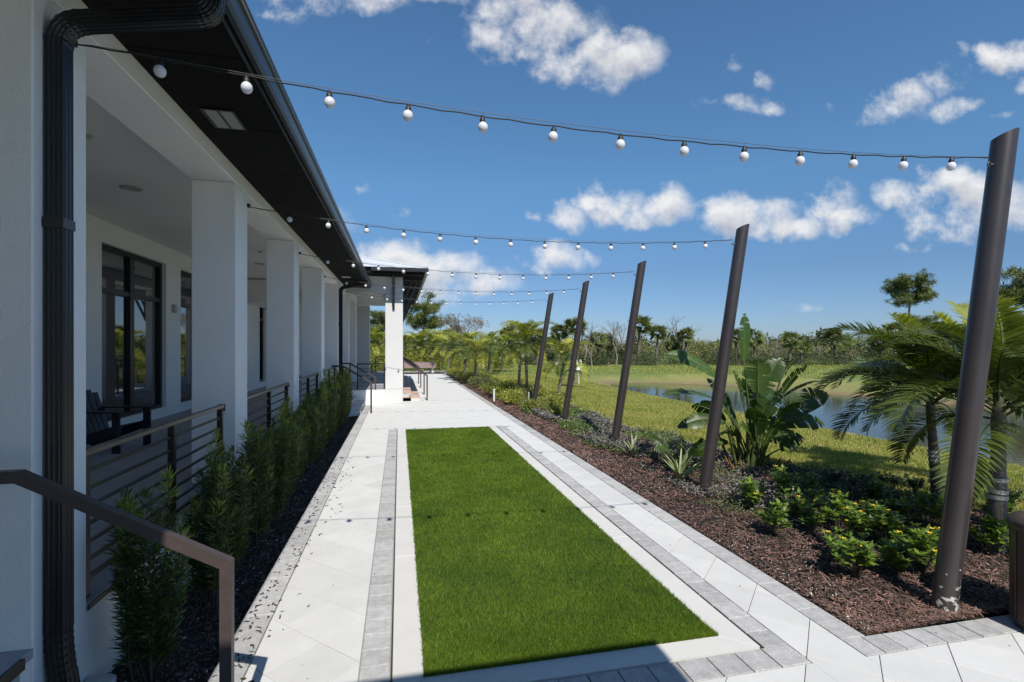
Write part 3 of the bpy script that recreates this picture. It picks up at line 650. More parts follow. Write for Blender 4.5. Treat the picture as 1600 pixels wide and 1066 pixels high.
# handrails of the stairs
def handrail(y_, x_top, x_post, z_top, z_post, label, extra=None, w=.045, sp=.3, upper=True):
    t_ = empty('stair_handrail', (x_post, y_, 0)); tag(t_, label, 'handrail', 'handrails beside the steps'); d = .042; dx = x_top-x_post
    # mitred flat bar: post, slope and level return as one bent bar plus post piece
    s_ = .052; P = [(0, 0), (0, z_post), (dx, z_top), (dx+(-sp if dx < 0 else sp), z_top)]
    def off(i):
        p = Vector(P[i]); n1 = None
        if i > 0: a_ = (p-Vector(P[i-1])).normalized(); n1 = Vector((-a_.y, a_.x))
        if i < len(P)-1: b_ = (Vector(P[i+1])-p).normalized(); n2 = Vector((-b_.y, b_.x))
        if n1 is None: return n2*s_/2
        if i == len(P)-1: return n1*s_/2
        m_ = (n1+n2).normalized(); return m_*(s_/2)/max(m_.dot(n1), .3)
    V = []
    for i in range(4):
        o_ = off(i); p = Vector(P[i])
        for sg in (-1, 1):
            for yy_ in (-w/2, w/2): V.append((p.x+o_.x*sg, yy_, p.y+o_.y*sg))
    def seg(ids, nm):
        mb = MB(); q = [V[j] for i in ids for j in range(i*4, i*4+4)]
        F = []
        for i in range(len(ids)-1):
            a_ = i*4; F += [(a_, a_+4, a_+5, a_+1), (a_+2, a_+3, a_+7, a_+6), (a_, a_+2, a_+6, a_+4), (a_+1, a_+5, a_+7, a_+3)]
        F += [(0, 1, 3, 2), (len(q)-4, len(q)-2, len(q)-1, len(q)-3)]; mb.add(q, F); mb.build(nm, M['bronze'], t_)
    seg([0, 1], 'post'); seg([1, 2, 3], 'rail')
    if upper: MB().box(dx-.026, dx+.026, -w/2+.004, w/2-.004, FZ, z_top-s_/2-.001).build('post', M['bronze'], t_)
    return t_
handrail(2.64, -1.63, -.80, 1.425, .965, 'brown metal handrail in the left foreground beside the steps', sp=.6, upper=False)
handrail(15.44, -1.62, -.81, 1.40, .92, 'nearer of the two dark handrails at the steps past the hedge')
handrail(17.72, -1.62, -.79, 1.40, .92, 'farther of the two dark handrails at the steps, against the portico wall')

# ------------------------------------------------------------------ portico at the end
pt = empty('portico', (0, 18, 0)); tag(pt, 'white entrance portico with square columns and pale metal roof at the porch end', 'building')
def pp(mb, name, m): mb.v = [(x, y-18, z) for x, y, z in mb.v]; return mb.build(name, m, pt)
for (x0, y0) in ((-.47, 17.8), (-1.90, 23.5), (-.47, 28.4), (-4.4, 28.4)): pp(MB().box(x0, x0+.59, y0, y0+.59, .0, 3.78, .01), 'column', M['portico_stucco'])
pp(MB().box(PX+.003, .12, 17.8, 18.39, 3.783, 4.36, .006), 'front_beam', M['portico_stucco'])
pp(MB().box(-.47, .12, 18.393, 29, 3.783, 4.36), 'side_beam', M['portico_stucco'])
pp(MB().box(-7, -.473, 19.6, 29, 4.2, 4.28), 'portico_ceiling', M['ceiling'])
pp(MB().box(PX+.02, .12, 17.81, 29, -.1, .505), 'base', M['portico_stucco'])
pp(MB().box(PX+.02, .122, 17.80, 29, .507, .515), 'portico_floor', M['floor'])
for i, (xb, z) in enumerate(((.42, .34), (.72, .17))):
    st = pp(MB().box(.124, xb-.01, 18.55, 28.6, -.1, z-.055), 'step', M['curb'])
    pp(MB().box(.124, xb, 18.54, 28.62, z-.053, z, .004), 'tread', M['tread'])
# eave and roof
ex0, ex1, ey0, ey1 = -6, .85, 17.05, 29.8
pp(MB().box(ex0, ex1-.02, ey0+.02, ey0+.3, 4.36, 4.44).box(ex1-.3, ex1-.02, ey0+.3, ey1, 4.36, 4.44), 'eave_trim', M['soffit'])
pp(MB().box(-.9, ex1-.025, ey0+.3, 17.8, 4.38, 4.42).box(.123, ex1-.3, 17.8, ey1, 4.38, 4.42).box(-.9, .123, 17.8, ey1, 4.38, 4.42), 'soffit', M['soffit'])
pp(MB().box(-.89, ex1, ey0-.10, ey0+.018, 4.43, 4.56, .01).box(ex1-.018, ex1+.10, ey0-.10, ey1, 4.43, 4.56, .01), 'gutter', M['gutter'])
ap = (-4.6, 22.6, 6.2); ap2 = (-4.6, 24.2, 6.2); c0, c1, c2 = (ex0-4, ey0, 4.57), (ex1+.05, ey0, 4.57), (ex1+.05, ey1, 4.57)
pp(MB().add([c0, c1, c2, (ex0-4, ey1, 4.57), ap, ap2], [(0, 1, 4), (1, 2, 5, 4), (2, 3, 5), (3, 0, 4, 5)]), 'roof', M['metal_roof'])
pp(MB().bar((c1[0], c1[1], 4.60), (ap[0], ap[1], 6.23), .09, .05), 'hip_cap', M['metal_roof'])
for k in range(14):
    x_ = ex1-.35-.42*k; f_ = (ex1-x_)/(ex1-ap[0]); f_ = min(f_, 1)
    pp(MB().bar((x_, ey0+.01, 4.585), (x_, ey0+(ap[1]-ey0)*f_, 4.585+1.63*f_), .02, .03), 'roof_seam', M['metal_roof'])
for y_ in (18.1, 20.6, 23.1, 25.6):   # knee braces on the path side
    pp(MB().box(.121, .17, y_-.04, y_+.04, 3.0, 4.35).bar((.15, y_, 3.12), (.66, y_, 4.30), .08, .07).bar((.15, y_, 3.55), (.46, y_, 4.30), .07, .05).box(.171, .78, y_-.035, y_+.035, 4.27, 4.357), 'brace', M['black'])
pp(MB().box(-.235, -.155, 17.75, 17.797, 3.22, 4.34).bar((-.195, 17.77, 3.3), (-.195, 17.25, 4.3), .07, .06).box(-.23, -.16, 17.2, 17.749, 4.28, 4.357), 'brace', M['black'])
for (ya, yb, xa, xb) in ((17.86, 17.9, PX+.35, -.48),):
    t_ = empty('portico_railing', (xa, ya, .515)); tag(t_, 'dark railing between the porch stairs and the portico column', 'railing'); L = xb-xa
    MB().box(0, L, -.03, .03, .84, .88).build('top_rail', M['rail'], t_)
    for q in (.0, L*.5, L-.045): MB().box(q+.002, q+.043, -.02, .02, .0, .838).build('post', M['rail'], t_)
    for k in range(6): MB().box(.05, L-.05, -.007, .007, .1+.12*k, .115+.12*k).build('bar', M['rail'], t_)
t_ = empty('far_porch_railing', (-1.3, 28.9, .515)); tag(t_, 'dark railing at the far side of the portico, seen between its columns', 'railing')
MB().box(0, .85, -.03, .03, .84, .88).build('top_rail', M['rail'], t_)
for q in (0, .8): MB().box(q, q+.04, -.02, .02, 0, .838).build('post', M['rail'], t_)
for k in range(6): MB().box(.045, .795, -.007, .007, .1+.12*k, .115+.12*k).build('bar', M['rail'], t_)
for y_, lb in ((18.7, 'nearest of the four handrails stepping down beside the portico'), (21.0, 'second handrail along the portico steps'), (24.3, 'third handrail along the portico steps'), (27.0, 'farthest handrail along the portico steps')):
    handrail(y_, .14, .99, 1.46, .90, lb)

# portico over the entrance behind the camera (its roof shades the front of the turf)
np_ = empty('near_portico', (0, -3, 0)); tag(np_, 'entrance portico roof behind the camera that shades the paving', 'building')
MB().box(-.90, 1.88, -3, 2.52, 4.08, 4.2).build('roof', M['soffit'], np_)
MB().box(1.1, 1.6, 1.2, 1.7, 0, 4.079).build('column', M['stucco_far'], np_, (0, -1.5, 0))

# ------------------------------------------------------------------ slanted poles and string lights
POLES = [(4.0, 3.01), (4.04, 6.14), (4.09, 9.22), (4.11, 12.35), (4.12, 15.45)]
PR = .08; LX = .166
M['pole_scuffed'] = M['pole'].copy(); M['pole_scuffed'].name = 'scuffed_pole_paint'
t = M['pole_scuffed'].node_tree; n, l = t.nodes.new, t.links.new; b = t.nodes['Principled BSDF']
tcn = n('ShaderNodeTexCoord'); nz = n('ShaderNodeTexNoise'); nz.inputs['Scale'].default_value = 16; nz.inputs['Detail'].default_value = 8; nz.inputs['Roughness'].default_value = .7; l(tcn.outputs['Object'], nz.inputs['Vector'])
sx = n('ShaderNodeSeparateXYZ'); l(tcn.outputs['Object'], sx.inputs[0])
mr = n('ShaderNodeMapRange'); l(sx.outputs[2], mr.inputs[0]); mr.inputs[1].default_value = 0; mr.inputs[2].default_value = .7; mr.inputs[3].default_value = .16; mr.inputs[4].default_value = -.12
a1 = n('ShaderNodeMath'); l(nz.outputs[0], a1.inputs[0]); l(mr.outputs[0], a1.inputs[1]); a1.operation = 'ADD'
a2 = n('ShaderNodeMapRange'); l(a1.outputs[0], a2.inputs[0]); a2.inputs[1].default_value = .66; a2.inputs[2].default_value = .70; a2.inputs[4].default_value = .8
mx = n('ShaderNodeMix'); mx.data_type = 'RGBA'; l(a2.outputs[0], mx.inputs[0]); l(b.inputs['Base Color'].links[0].from_socket, mx.inputs[6]); mx.inputs[7].default_value = (.6, .58, .55, 1); l(mx.outputs[2], b.inputs['Base Color'])
plab = ['nearest slanted brown steel pole, scuffed white at its foot', 'slanted brown pole in front of the broad-leaved clump', 'slanted brown pole just left of the first striped rosette plant', 'fourth slanted pole along the bed, its top paler than the rest', 'farthest slanted pole, beside the slim palm trunks']
for i, (x0, y0) in enumerate(POLES):
    L = 3.70; nseg = 40; V = []; F = []; rings = [-.25, .0, .2, .8, 1.6, 2.4, 3.0, 3.4, 3.55]
    po = empty('light_pole', (x0, y0, 0)); tag(po, plab[i], 'pole', 'slanted light poles along the bed')
    for z in rings+['top', 'in', 'deep']:
        for k in range(nseg):
            a_ = 2*math.pi*k/nseg; r_ = PR if z not in ('in', 'deep') else PR-.008; cx, cy = r_*math.cos(a_), r_*math.sin(a_)
            if z in ('top', 'in'): zz = 3.64+cx*.28-cy*.30
            elif z == 'deep': zz = 3.2
            else: zz = z
            V.append((cx+LX*zz, cy, zz))
    R_ = len(rings)+1; F = [(i_*nseg+k, i_*nseg+(k+1) % nseg, (i_+1)*nseg+(k+1) % nseg, (i_+1)*nseg+k) for i_ in range(R_-1) for k in range(nseg)]
    T = V[(R_-1)*nseg:]; F2 = [(i_*nseg+k, i_*nseg+(k+1) % nseg, (i_+1)*nseg+(k+1) % nseg, (i_+1)*nseg+k) for i_ in range(2) for k in range(nseg)]
    MB().add(V[:R_*nseg], F, True).add(T, F2).build('shaft', M['pole_scuffed'] if i == 0 else M['pole'], po)
    zh = 3.40; MB().tube([(LX*zh-PR-.0, 0, zh), (LX*zh-PR-.035, 0, zh)], .009, 8).tube([(LX*zh-PR-.035+.0, 0, zh-.018), (LX*zh-PR-.05, 0, zh-.01), (LX*zh-PR-.055, 0, zh+.006), (LX*zh-PR-.035, 0, zh+.018)], .005, 6).build('eye_bolt', M['wire'], po)
bulb_me = MB().lathe([(.0, -.060), (.011, -.058), (.021, -.052), (.028, -.041), (.031, -.028), (.029, -.015), (.022, -.004), (.013, .004)], 18).mesh('bulb', M['bulb'])
sock_me = MB().lathe([(.016, -.002), (.017, .006), (.017, .024), (.010, .030), (.010, .044), (.0, .046)], 12).mesh('socket', M['cord'])
ylab = ['nearest string of white globe bulbs from porch to tallest pole', 'second string of globe bulbs, ending at the pole by the broad-leaved clump', 'third string of globe bulbs from the front', 'fourth string of globe bulbs, crossing in front of the portico', 'farthest and lowest-looking string of globe bulbs']
for i, (x0, y0) in enumerate(POLES):
    ya = NP[i]+.30 if i else 3.22
    if i: ya = NP[i]+.5-.06
    A = Vector((PX+.02 if i else PX+.02, ya, 3.66)); Bv = Vector((x0+LX*3.4-PR-.05, y0, 3.44))
    st = empty('string_light', A); tag(st, ylab[i], 'string lights', 'strings of lights over the path')
    def pt_(x, dz=0):
        u = (x-A.x)/(Bv.x-A.x); return Vector((x, A.y+(Bv.y-A.y)*min(1, u*1.6)**.5 if i == 0 else A.y+(Bv.y-A.y)*u, 3.35+.0195*(x-2.15)**2+dz))-A
    xs = np.linspace(A.x, Bv.x, 60)
    MB().tube([pt_(x, .0+.004*math.sin(x*21)) for x in xs], .0042, 6).build('cord', M['cord'], st)
    MB().tube([pt_(x, .022*math.sin(math.pi*k/59)+.004) for k, x in enumerate(xs)], .0018, 5).build('support_wire', M['wire'], st)
    k = 0; x = -1.29 + (0 if i == 0 else random.uniform(-.05, .1))
    while x < Bv.x-.25:
        p = pt_(x); tl = (random.uniform(-.12, .12), random.uniform(-.12, .12), 0)
        b_o = link('bulb', bulb_me, st, (p.x, p.y, p.z-.040), tl); link('socket', sock_me, b_o)
        x += .447
    MB().box(-.0, .03, -.02, .02, -.02, .02).build('anchor', M['black'], st, (-.02, 0, 0))

# ------------------------------------------------------------------ small built things
# waste bin at the right edge
bn = empty('litter_bin', (4.50, 2.585, 0)); tag(bn, 'brown metal litter bin at the right edge of the paving', 'litter bin')
for k in range(20):
    a_ = 2*math.pi*k/20; MB().box(-.006, .006, -.034, .034, .06, .70, .002).build('slat', M['can'], bn, (.27*math.cos(a_), .27*math.sin(a_), 0), (0, 0, a_))
MB().lathe([(.25, .02), (.25, .72), (.0, .72)], 28).build('liner', M['black'], bn)
MB().lathe([(.285, .70), (.292, .72), (.292, .75), (.27, .77), (.15, .78), (.15, .74)], 32).build('rim', M['can'], bn); MB().lathe([(.22, 0), (.26, .01), (.27, .05), (.28, .05), (.28, .07), (.26, .075)], 28).build('base', M['can'], bn)
# adirondack chair
def adirondack(loc, rz, label, hide=False):
    c = empty('adirondack_chair', loc, rz); tag(c, label, 'chair', 'dark porch chairs'); m = M['navy']
    for k in range(6): MB().bar((.28-.075*k, 0, .36-.022*k), (.28-.075*k-.066, 0, .36-.022*k-.02), .52, .018).build('seat_slat', m, c)
    for k in range(6):
        y_ = -.225+.09*k; h = .74-.05*abs(k-2.5); MB().bar((-.18, y_, .22), (-.18-h*.36, y_*1.15, .22+h*.93), .078, .018, (1, 0, .4)).build('back_slat', m, c)
    for s_ in (-1, 1):
        MB().bar((.34, s_*.30, 0), (.34, s_*.30, .56), .03, .10, (1, 0, 0)).build('front_leg', m, c); MB().bar((.36, s_*.27, .34), (-.48, s_*.27, .03), .03, .11).build('side_rail', m, c)
        MB().box(-.40, .42, s_*.32-.07, s_*.32+.07, .562, .582, .004).build('arm', m, c)
        MB().bar((-.33, s_*.30, .10), (-.33, s_*.30, .56), .03, .07, (1, 0, 0)).build('rear_leg', m, c)
    MB().bar((-.36, -.33, .53), (-.36, .33, .53), .07, .02).build('back_brace', m, c)
adirondack((-4.08, 8.35, FZ), R(-12), 'dark navy slatted lounge chair on the porch below the first window')
pl_ = empty('planter', (-3.5, 11.2, FZ)); pl_.location = (-3.35, 11.7, FZ); tag(pl_, 'tapered black planter standing on the porch past the second column', 'planter')
MB().lathe([(.0, 0), (.11, 0), (.17, .62), (.20, .63), (.20, .69), (.16, .69), (.155, .6), (0, .6)], 20).build('pot', M['black'], pl_)
# low white post in the bed, slim white stake by last pole
for (x_, y_, h_, r_, nm, lb) in ((3.28, 17.66, .42, .035, 'path_light', 'short white post light at the path edge beside the lime shrubs'), (3.92, 15.3, .55, .014, 'stake', 'thin white stake leaning by the farthest slanted pole')):
    q = empty(nm, (x_, y_, 0)); tag(q, lb, 'post'); MB().tube([(0, 0, -.1), (.03 if r_ < .02 else 0, 0, h_)], r_, 10).build('post', M['white_post'], q)
    if r_ > .02: MB().lathe([(.0, .03), (.045, .02), (.05, 0), (.0, -.002)], 12, (0, 0, h_)).build('cap', M['white_post'], q)
q = empty('utility_box', (*spot(904, 30), -.1)); tag(q, 'small white utility box on a post by the pond lawn', 'utility box')
MB().box(-.05, .05, -.03, .03, -.3, 1.0).build('post', M['plastic_grey'], q); MB().box(-.17, .17, -.10, -.031, .62, 1.25, .02).build('box', M['white_plastic'], q); MB().box(-.06, .04, -.115, -.101, .95, 1.1).build('panel', M['black'], q)
# pink-brown slatted table past the end of the path
q = empty('long_table', (.9, 36.9, 0)); tag(q, 'long low pink-brown slatted table beyond the far end of the path', 'table')
for k in range(9): MB().box(-1.6+.36*k, -1.6+.36*k+.34, -.9, .9, .72, .80).build('slat', M['brick_top'], q)
MB().box(-1.62, 1.62, -.96, -.91, .42, .79).build('apron', M['brick_top'], q)
for sx_ in (-1.4, 1.4):
    for sy in (-.7, .7): MB().box(sx_-.08, sx_+.08, sy-.08, sy+.08, -.1, .718).build('leg', M['curb'], q)
q = MB().box(-1.2, 3.15, 36.05, 36.13, -.1, .08).build('path_end_curb', M['joint']); tag(q, 'dark edging strip across the far end of the white path', 'curb')
tag(MB().box(-1.6, 4.4, 36.2, 41, -.1, .0).build('far_paving', M['white_paver']), kind='structure')

# ------------------------------------------------------------------ vegetation
def quads_from(c, d, r):
    """rhombus leaves: centres c, half-length vectors d, half-width vectors r"""
    n = len(c); V = np.empty((n*4, 3)); V[0::4] = c-d; V[1::4] = c+r-d*.1; V[2::4] = c+d; V[3::4] = c-r-d*.1
    return V, np.arange(n*4).reshape(n, 4)
def unit(v): return v/np.maximum(np.linalg.norm(v, axis=1, keepdims=True), 1e-6)
def leafcloud(centres, radii, n, L, W, upb=.3):
    """leaves scattered through several ellipsoids, denser at the shell"""
    centres = np.array(centres, float); radii = np.array(radii, float); vol = radii.prod(1)**.66; pick = rng.choice(len(centres), n, p=vol/vol.sum())
    dr = unit(rng.normal(size=(n, 3))); rad = rng.uniform(.25, 1, n)**.5; c = centres[pick]+dr*radii[pick]*rad[:, None]
    d = unit(dr+rng.normal(0, .8, (n, 3))+np.array([0, 0, upb])); r = unit(np.cross(d, rng.normal(size=(n, 3))))
    s_ = rng.uniform(.6, 1.3, n)[:, None]; return quads_from(c, d*L/2*s_, r*W/2*s_)
def merge(parts):
    Vs, Fs, o = [], [], 0
    for V, F in parts: Vs.append(V); Fs.append(F+o); o += len(V)
    return np.concatenate(Vs), np.concatenate(Fs)
def q2t(F): return F

# hedge plants: upright stems clad with narrow leaves
def hedge_variant(seed, h):
    r0 = np.random.default_rng(seed); C_, D_, R2 = [], [], []; stems = MB(); new_c, new_d, new_r = [], [], []
    for s_ in range(20):
        a_ = r0.uniform(0, 6.28); rr = r0.uniform(.0, .10); sp_ = r0.uniform(.02, .155); hh = h*r0.uniform(.5, 1.0)*(1.05-sp_*1.2)
        pts = [Vector((math.cos(a_)*(rr+sp_*(k/6)**.7), math.sin(a_)*(rr+sp_*(k/6)**.7), hh*k/6)) + Vector((r0.normal(0, .008), r0.normal(0, .008), 0)) for k in range(7)]
        stems.tube(pts, [.007*(1-.12*k) for k in range(7)], 4, False)
        nl = int(330*hh)
        for j in range(nl):
            tt = r0.uniform(.12, 1)**.9; f_ = tt*6; k = min(int(f_), 5); p = pts[k].lerp(pts[k+1], f_-k); aa = r0.uniform(0, 6.28); el = r0.uniform(.25, 1.0) + (.5 if tt > .95 else 0)
            d = np.array([math.cos(aa)*math.cos(el), math.sin(aa)*math.cos(el), math.sin(el)]); L_ = r0.uniform(.028, .045)
            q = np.array(p)+d*(L_+r0.uniform(0, .03)); w_ = np.cross(d, r0.normal(size=3)); w_ /= np.linalg.norm(w_)
            tgt = (new_c, new_d, new_r) if (tt > .86 and s_ % 3 == 0) else (C_, D_, R2)
            tgt[0].append(q); tgt[1].append(d*L_); tgt[2].append(w_*.0048)
    V, F = quads_from(np.array(C_), np.array(D_), np.array(R2)); V2, F2 = quads_from(np.array(new_c), np.array(new_d), np.array(new_r))
    return stems.mesh('stems', M['stem']), npmesh('foliage', V, F, M['hedge']), npmesh('new_growth', V2, F2, M['hedge_new'])
HV = [hedge_variant(s_, h_) for s_, h_ in ((1, 1.2), (2, 1.3), (3, 1.15))]
hy = [3.50, 4.42, 4.95, 5.55, 6.2, 6.85, 7.5, 8.1, 8.75, 9.4, 10.05, 10.7, 11.35, 12.0, 12.7, 13.4, 14.1, 14.7]
ORD = 'first second third fourth fifth sixth seventh eighth ninth tenth eleventh twelfth thirteenth fourteenth fifteenth sixteenth seventeenth eighteenth'.split()
for i, y_ in enumerate(hy):
    t_ = empty('hedge_plant', (-1.47+random.uniform(-.05, .05), y_, -.04), random.uniform(0, 6.28)); st_, fo, nw = HV[i % 3]
    t_.scale = (1, 1, 1)
    lb = 'first bushy upright evergreen below the nearest railing, by the downspout' if i == 0 else 'second upright evergreen, in front of the railing end' if i == 1 else 'last evergreen of the hedge, beside the porch steps' if i == len(hy)-1 else ORD[i]+' upright evergreen of the hedge, counted from the near downspout'
    tag(t_, lb, 'shrub', 'evergreen hedge along the porch'); s_ = random.uniform(.93, 1.06)*(1.12 if i > 9 else 1)
    for nm, me_ in (('stem', st_), ('foliage', fo), ('new_growth', nw)): link(nm, me_, t_, sca=s_)

# feather palm fronds
def frond_mesh(L, rise, droop, nl, ll, m, seed, lw=.02, vdrop=.5):
    r0 = np.random.default_rng(seed); n = 26; pts = []; ang = rise; p = np.array([0., 0, 0])
    for k in range(n+1):
        pts.append(p.copy()); ang -= droop/n*(.4+1.2*k/n); p = p+np.array([math.cos(ang), 0, math.sin(ang)])*L/n
    pts = np.array(pts); V, F = [], []
    for i in range(nl):
        u = .16+.84*(i+.5)/nl; f_ = u*n; k = min(int(f_), n-1); q = pts[k]+(pts[k+1]-pts[k])*(f_-k); t_ = pts[k+1]-pts[k]; t_ /= np.linalg.norm(t_)
        for sg in (-1, 1):
            l_ = ll*(math.sin(math.pi*min(u*.93+.05, 1))**.55+.1)*r0.uniform(.85, 1.1); lift = r0.uniform(.25, .55)
            side = np.array([0, sg, 0.]); nrm = np.cross(t_, side)*(1 if sg < 0 else 1); nrm = np.array([-t_[2], 0, t_[0]])
            d0 = t_*.55+side*.8+nrm*lift; d0 /= np.linalg.norm(d0); q0 = q; w_ = lw*(1 if u < .9 else .7)
            wv = np.cross(d0, nrm); wv /= np.linalg.norm(wv); b0 = len(V)
            pts2 = []
            cur = q0.copy(); dd_ = d0.copy()
            for s_ in range(4):
                pts2.append(cur.copy()); cur = cur+dd_*l_/3; dd_ = dd_+np.array([0, 0, -vdrop*.55]); dd_ /= np.linalg.norm(dd_)
            for s_, ww in enumerate((.35, 1, .75, .06)): V += [pts2[s_]-wv*w_*ww/2, pts2[s_]+wv*w_*ww/2]
            for s_ in range(3): F.append((b0+s_*2, b0+s_*2+1, b0+s_*2+3, b0+s_*2+2))
    rb = MB().tube([tuple(x) for x in pts[::2]], [.013*(1-.85*k/13) for k in range(14)], 5, False)
    o = len(V); V = [tuple(v) for v in V]+[tuple(v) for v in rb.v]; F += [tuple(i_+o for i_ in f_) for f_ in rb.f]
    return npmesh('frond', np.array(V), np.array(F), m)
FR = [frond_mesh(1.7, R(66), R(100), 66, .34, M['palm_leaf'], 11, .028, .35), frond_mesh(1.75, R(42), R(112), 66, .36, M['palm_leaf'], 12, .028, .4), frond_mesh(1.6, R(12), R(88), 60, .34, M['palm_leaf'], 13, .028, .45), frond_mesh(1.3, R(82), R(55), 46, .30, M['palm_light'], 14, .032, .3)]
FL = [frond_mesh(1.5, R(62), R(95), 22, .40, M['palm_light'], 15, .05), frond_mesh(1.5, R(35), R(110), 22, .42, M['palm_leaf'], 16, .05), frond_mesh(1.4, R(5), R(85), 20, .38, M['palm_light'], 17, .05)]
def feather_palm(loc, h, lean, nfr, label, grp, set_=FR, s=1.0, rz0=0, strap=False, tr=.075):
    t_ = empty('palm_tree', loc); tag(t_, label, 'palm tree', grp); top = Vector((lean[0], lean[1], h)); m1 = Vector((lean[0]*.35, lean[1]*.35, h*.5))
    n_ = 22; P = [Vector((0, 0, -.1))*(1-k/n_)**2+m1*2*(k/n_)*(1-k/n_)+top*(k/n_)**2 for k in range(n_+1)]
    MB().tube(P, [tr*(1.25-.45*k/n_)+(.005 if k % 2 else 0) for k in range(n_+1)], 14, False).build('trunk', M['palm_trunk'], t_)
    MB().tube([top-Vector((0, 0, .05)), top+Vector((0, 0, .12)), top+Vector((0, 0, .35)), top+Vector((0, 0, .5))], [tr*.85, tr*1.0, tr*.6, tr*.2], 12).build('crownshaft', M['crownshaft'], t_)
    if strap:
        for z_ in (.60, .66, .72): 
            u = z_/h; MB().tube([P[int(u*n_)]+Vector((0, 0, -.018)), P[int(u*n_)]+Vector((0, 0, .018))], tr*1.22, 14).build('strap', M['strap'], t_)
    for k in range(nfr):
        a_ = rz0+k*2.399+random.uniform(-.2, .2); q = k/nfr; idx = 0 if q < .42 else 1 if q < (.9 if set_ is FR else .72) else 2
        if len(set_) > 3 and k < 2: idx = 3
        link('frond', set_[idx], t_, tuple(top+Vector((0, 0, .38-.25*q))), (random.uniform(-.15, .15), random.uniform(-.12, .12), a_), s*random.uniform(.85, 1.08))
    return t_
feather_palm((6.62, 5.05, 0), 1.08, (-.14, -.02), 22, 'feather palm with arching fronds just left of the nearest pole', 'palms behind the nearest pole', s=.92, rz0=2.9, strap=True, tr=.052)
feather_palm((5.62, 3.74, 0), 1.12, (.10, .05), 23, 'feather palm with a strapped trunk right of the nearest pole', 'palms behind the nearest pole', s=.86, rz0=1.1, strap=True, tr=.064)
feather_palm((8.5, 6.1, -.1), 1.25, (.05, .05), 20, 'feather palm standing on the lawn behind the nearest pole', 'palms behind the nearest pole', s=.95, rz0=.3, tr=.06)
# slim twin palms beside the farthest pole and more down the bed
xy = spot(809, 18.0); feather_palm((*xy, 0), 1.62, (.10, 0), 13, 'left slim trunk of the palm pair before the farthest pole', 'slim palms down the bed', FL, .80, .5, tr=.05)
xy = spot(823, 18.3); feather_palm((*xy, 0), 1.85, (-.02, 0), 15, 'right taller palm of the pair before the farthest pole', 'slim palms down the bed', FL, .92, 1.5, tr=.05)
xy = spot(872, 19.5); feather_palm((*xy, 0), 1.2, (.2, 0), 12, 'feathery palm half hidden behind the farthest pole', 'slim palms down the bed', FL, .95, 2.5, tr=.05)
xy = spot(875, 26.0); 
for i, (px, d, h, s_) in enumerate(((726, 29, 1.6, 1.15), (742, 26, 1.3, 1.0), (700, 36, 1.6, 1.25), (676, 40, 1.8, 1.3), (655, 42, 1.8, 1.3), (764, 34, 1.7, 1.1), (633, 44, 1.7, 1.4), (690, 44, 2.1, 1.4), (590, 42, 1.8, 1.4), (572, 38, 1.9, 1.4), (785, 38, 1.6, 1.1), (895, 27, .3, .65))):
    lb = ['leafy palm where the bed meets the path end, double trunk', 'shorter palm right of the double-trunk one', 'palm above the far right corner of the path', 'palm standing in the far paving beyond the table', 'palm behind the pink-brown table', 'palm at the back of the lime shrubs', 'palm seen just right of the portico column', 'tall palm behind the palms of the path end', 'palm seen through the portico opening', 'palm seen left through the portico columns', 'palm at the near corner of the far lawn', 'tiny young palm out on the pond lawn'][i]
    feather_palm((*spot(px, d), -.05), h, (.05, 0), 14, lb, 'palms at the far end of the bed', FL, s_, i*1.3, tr=.07)

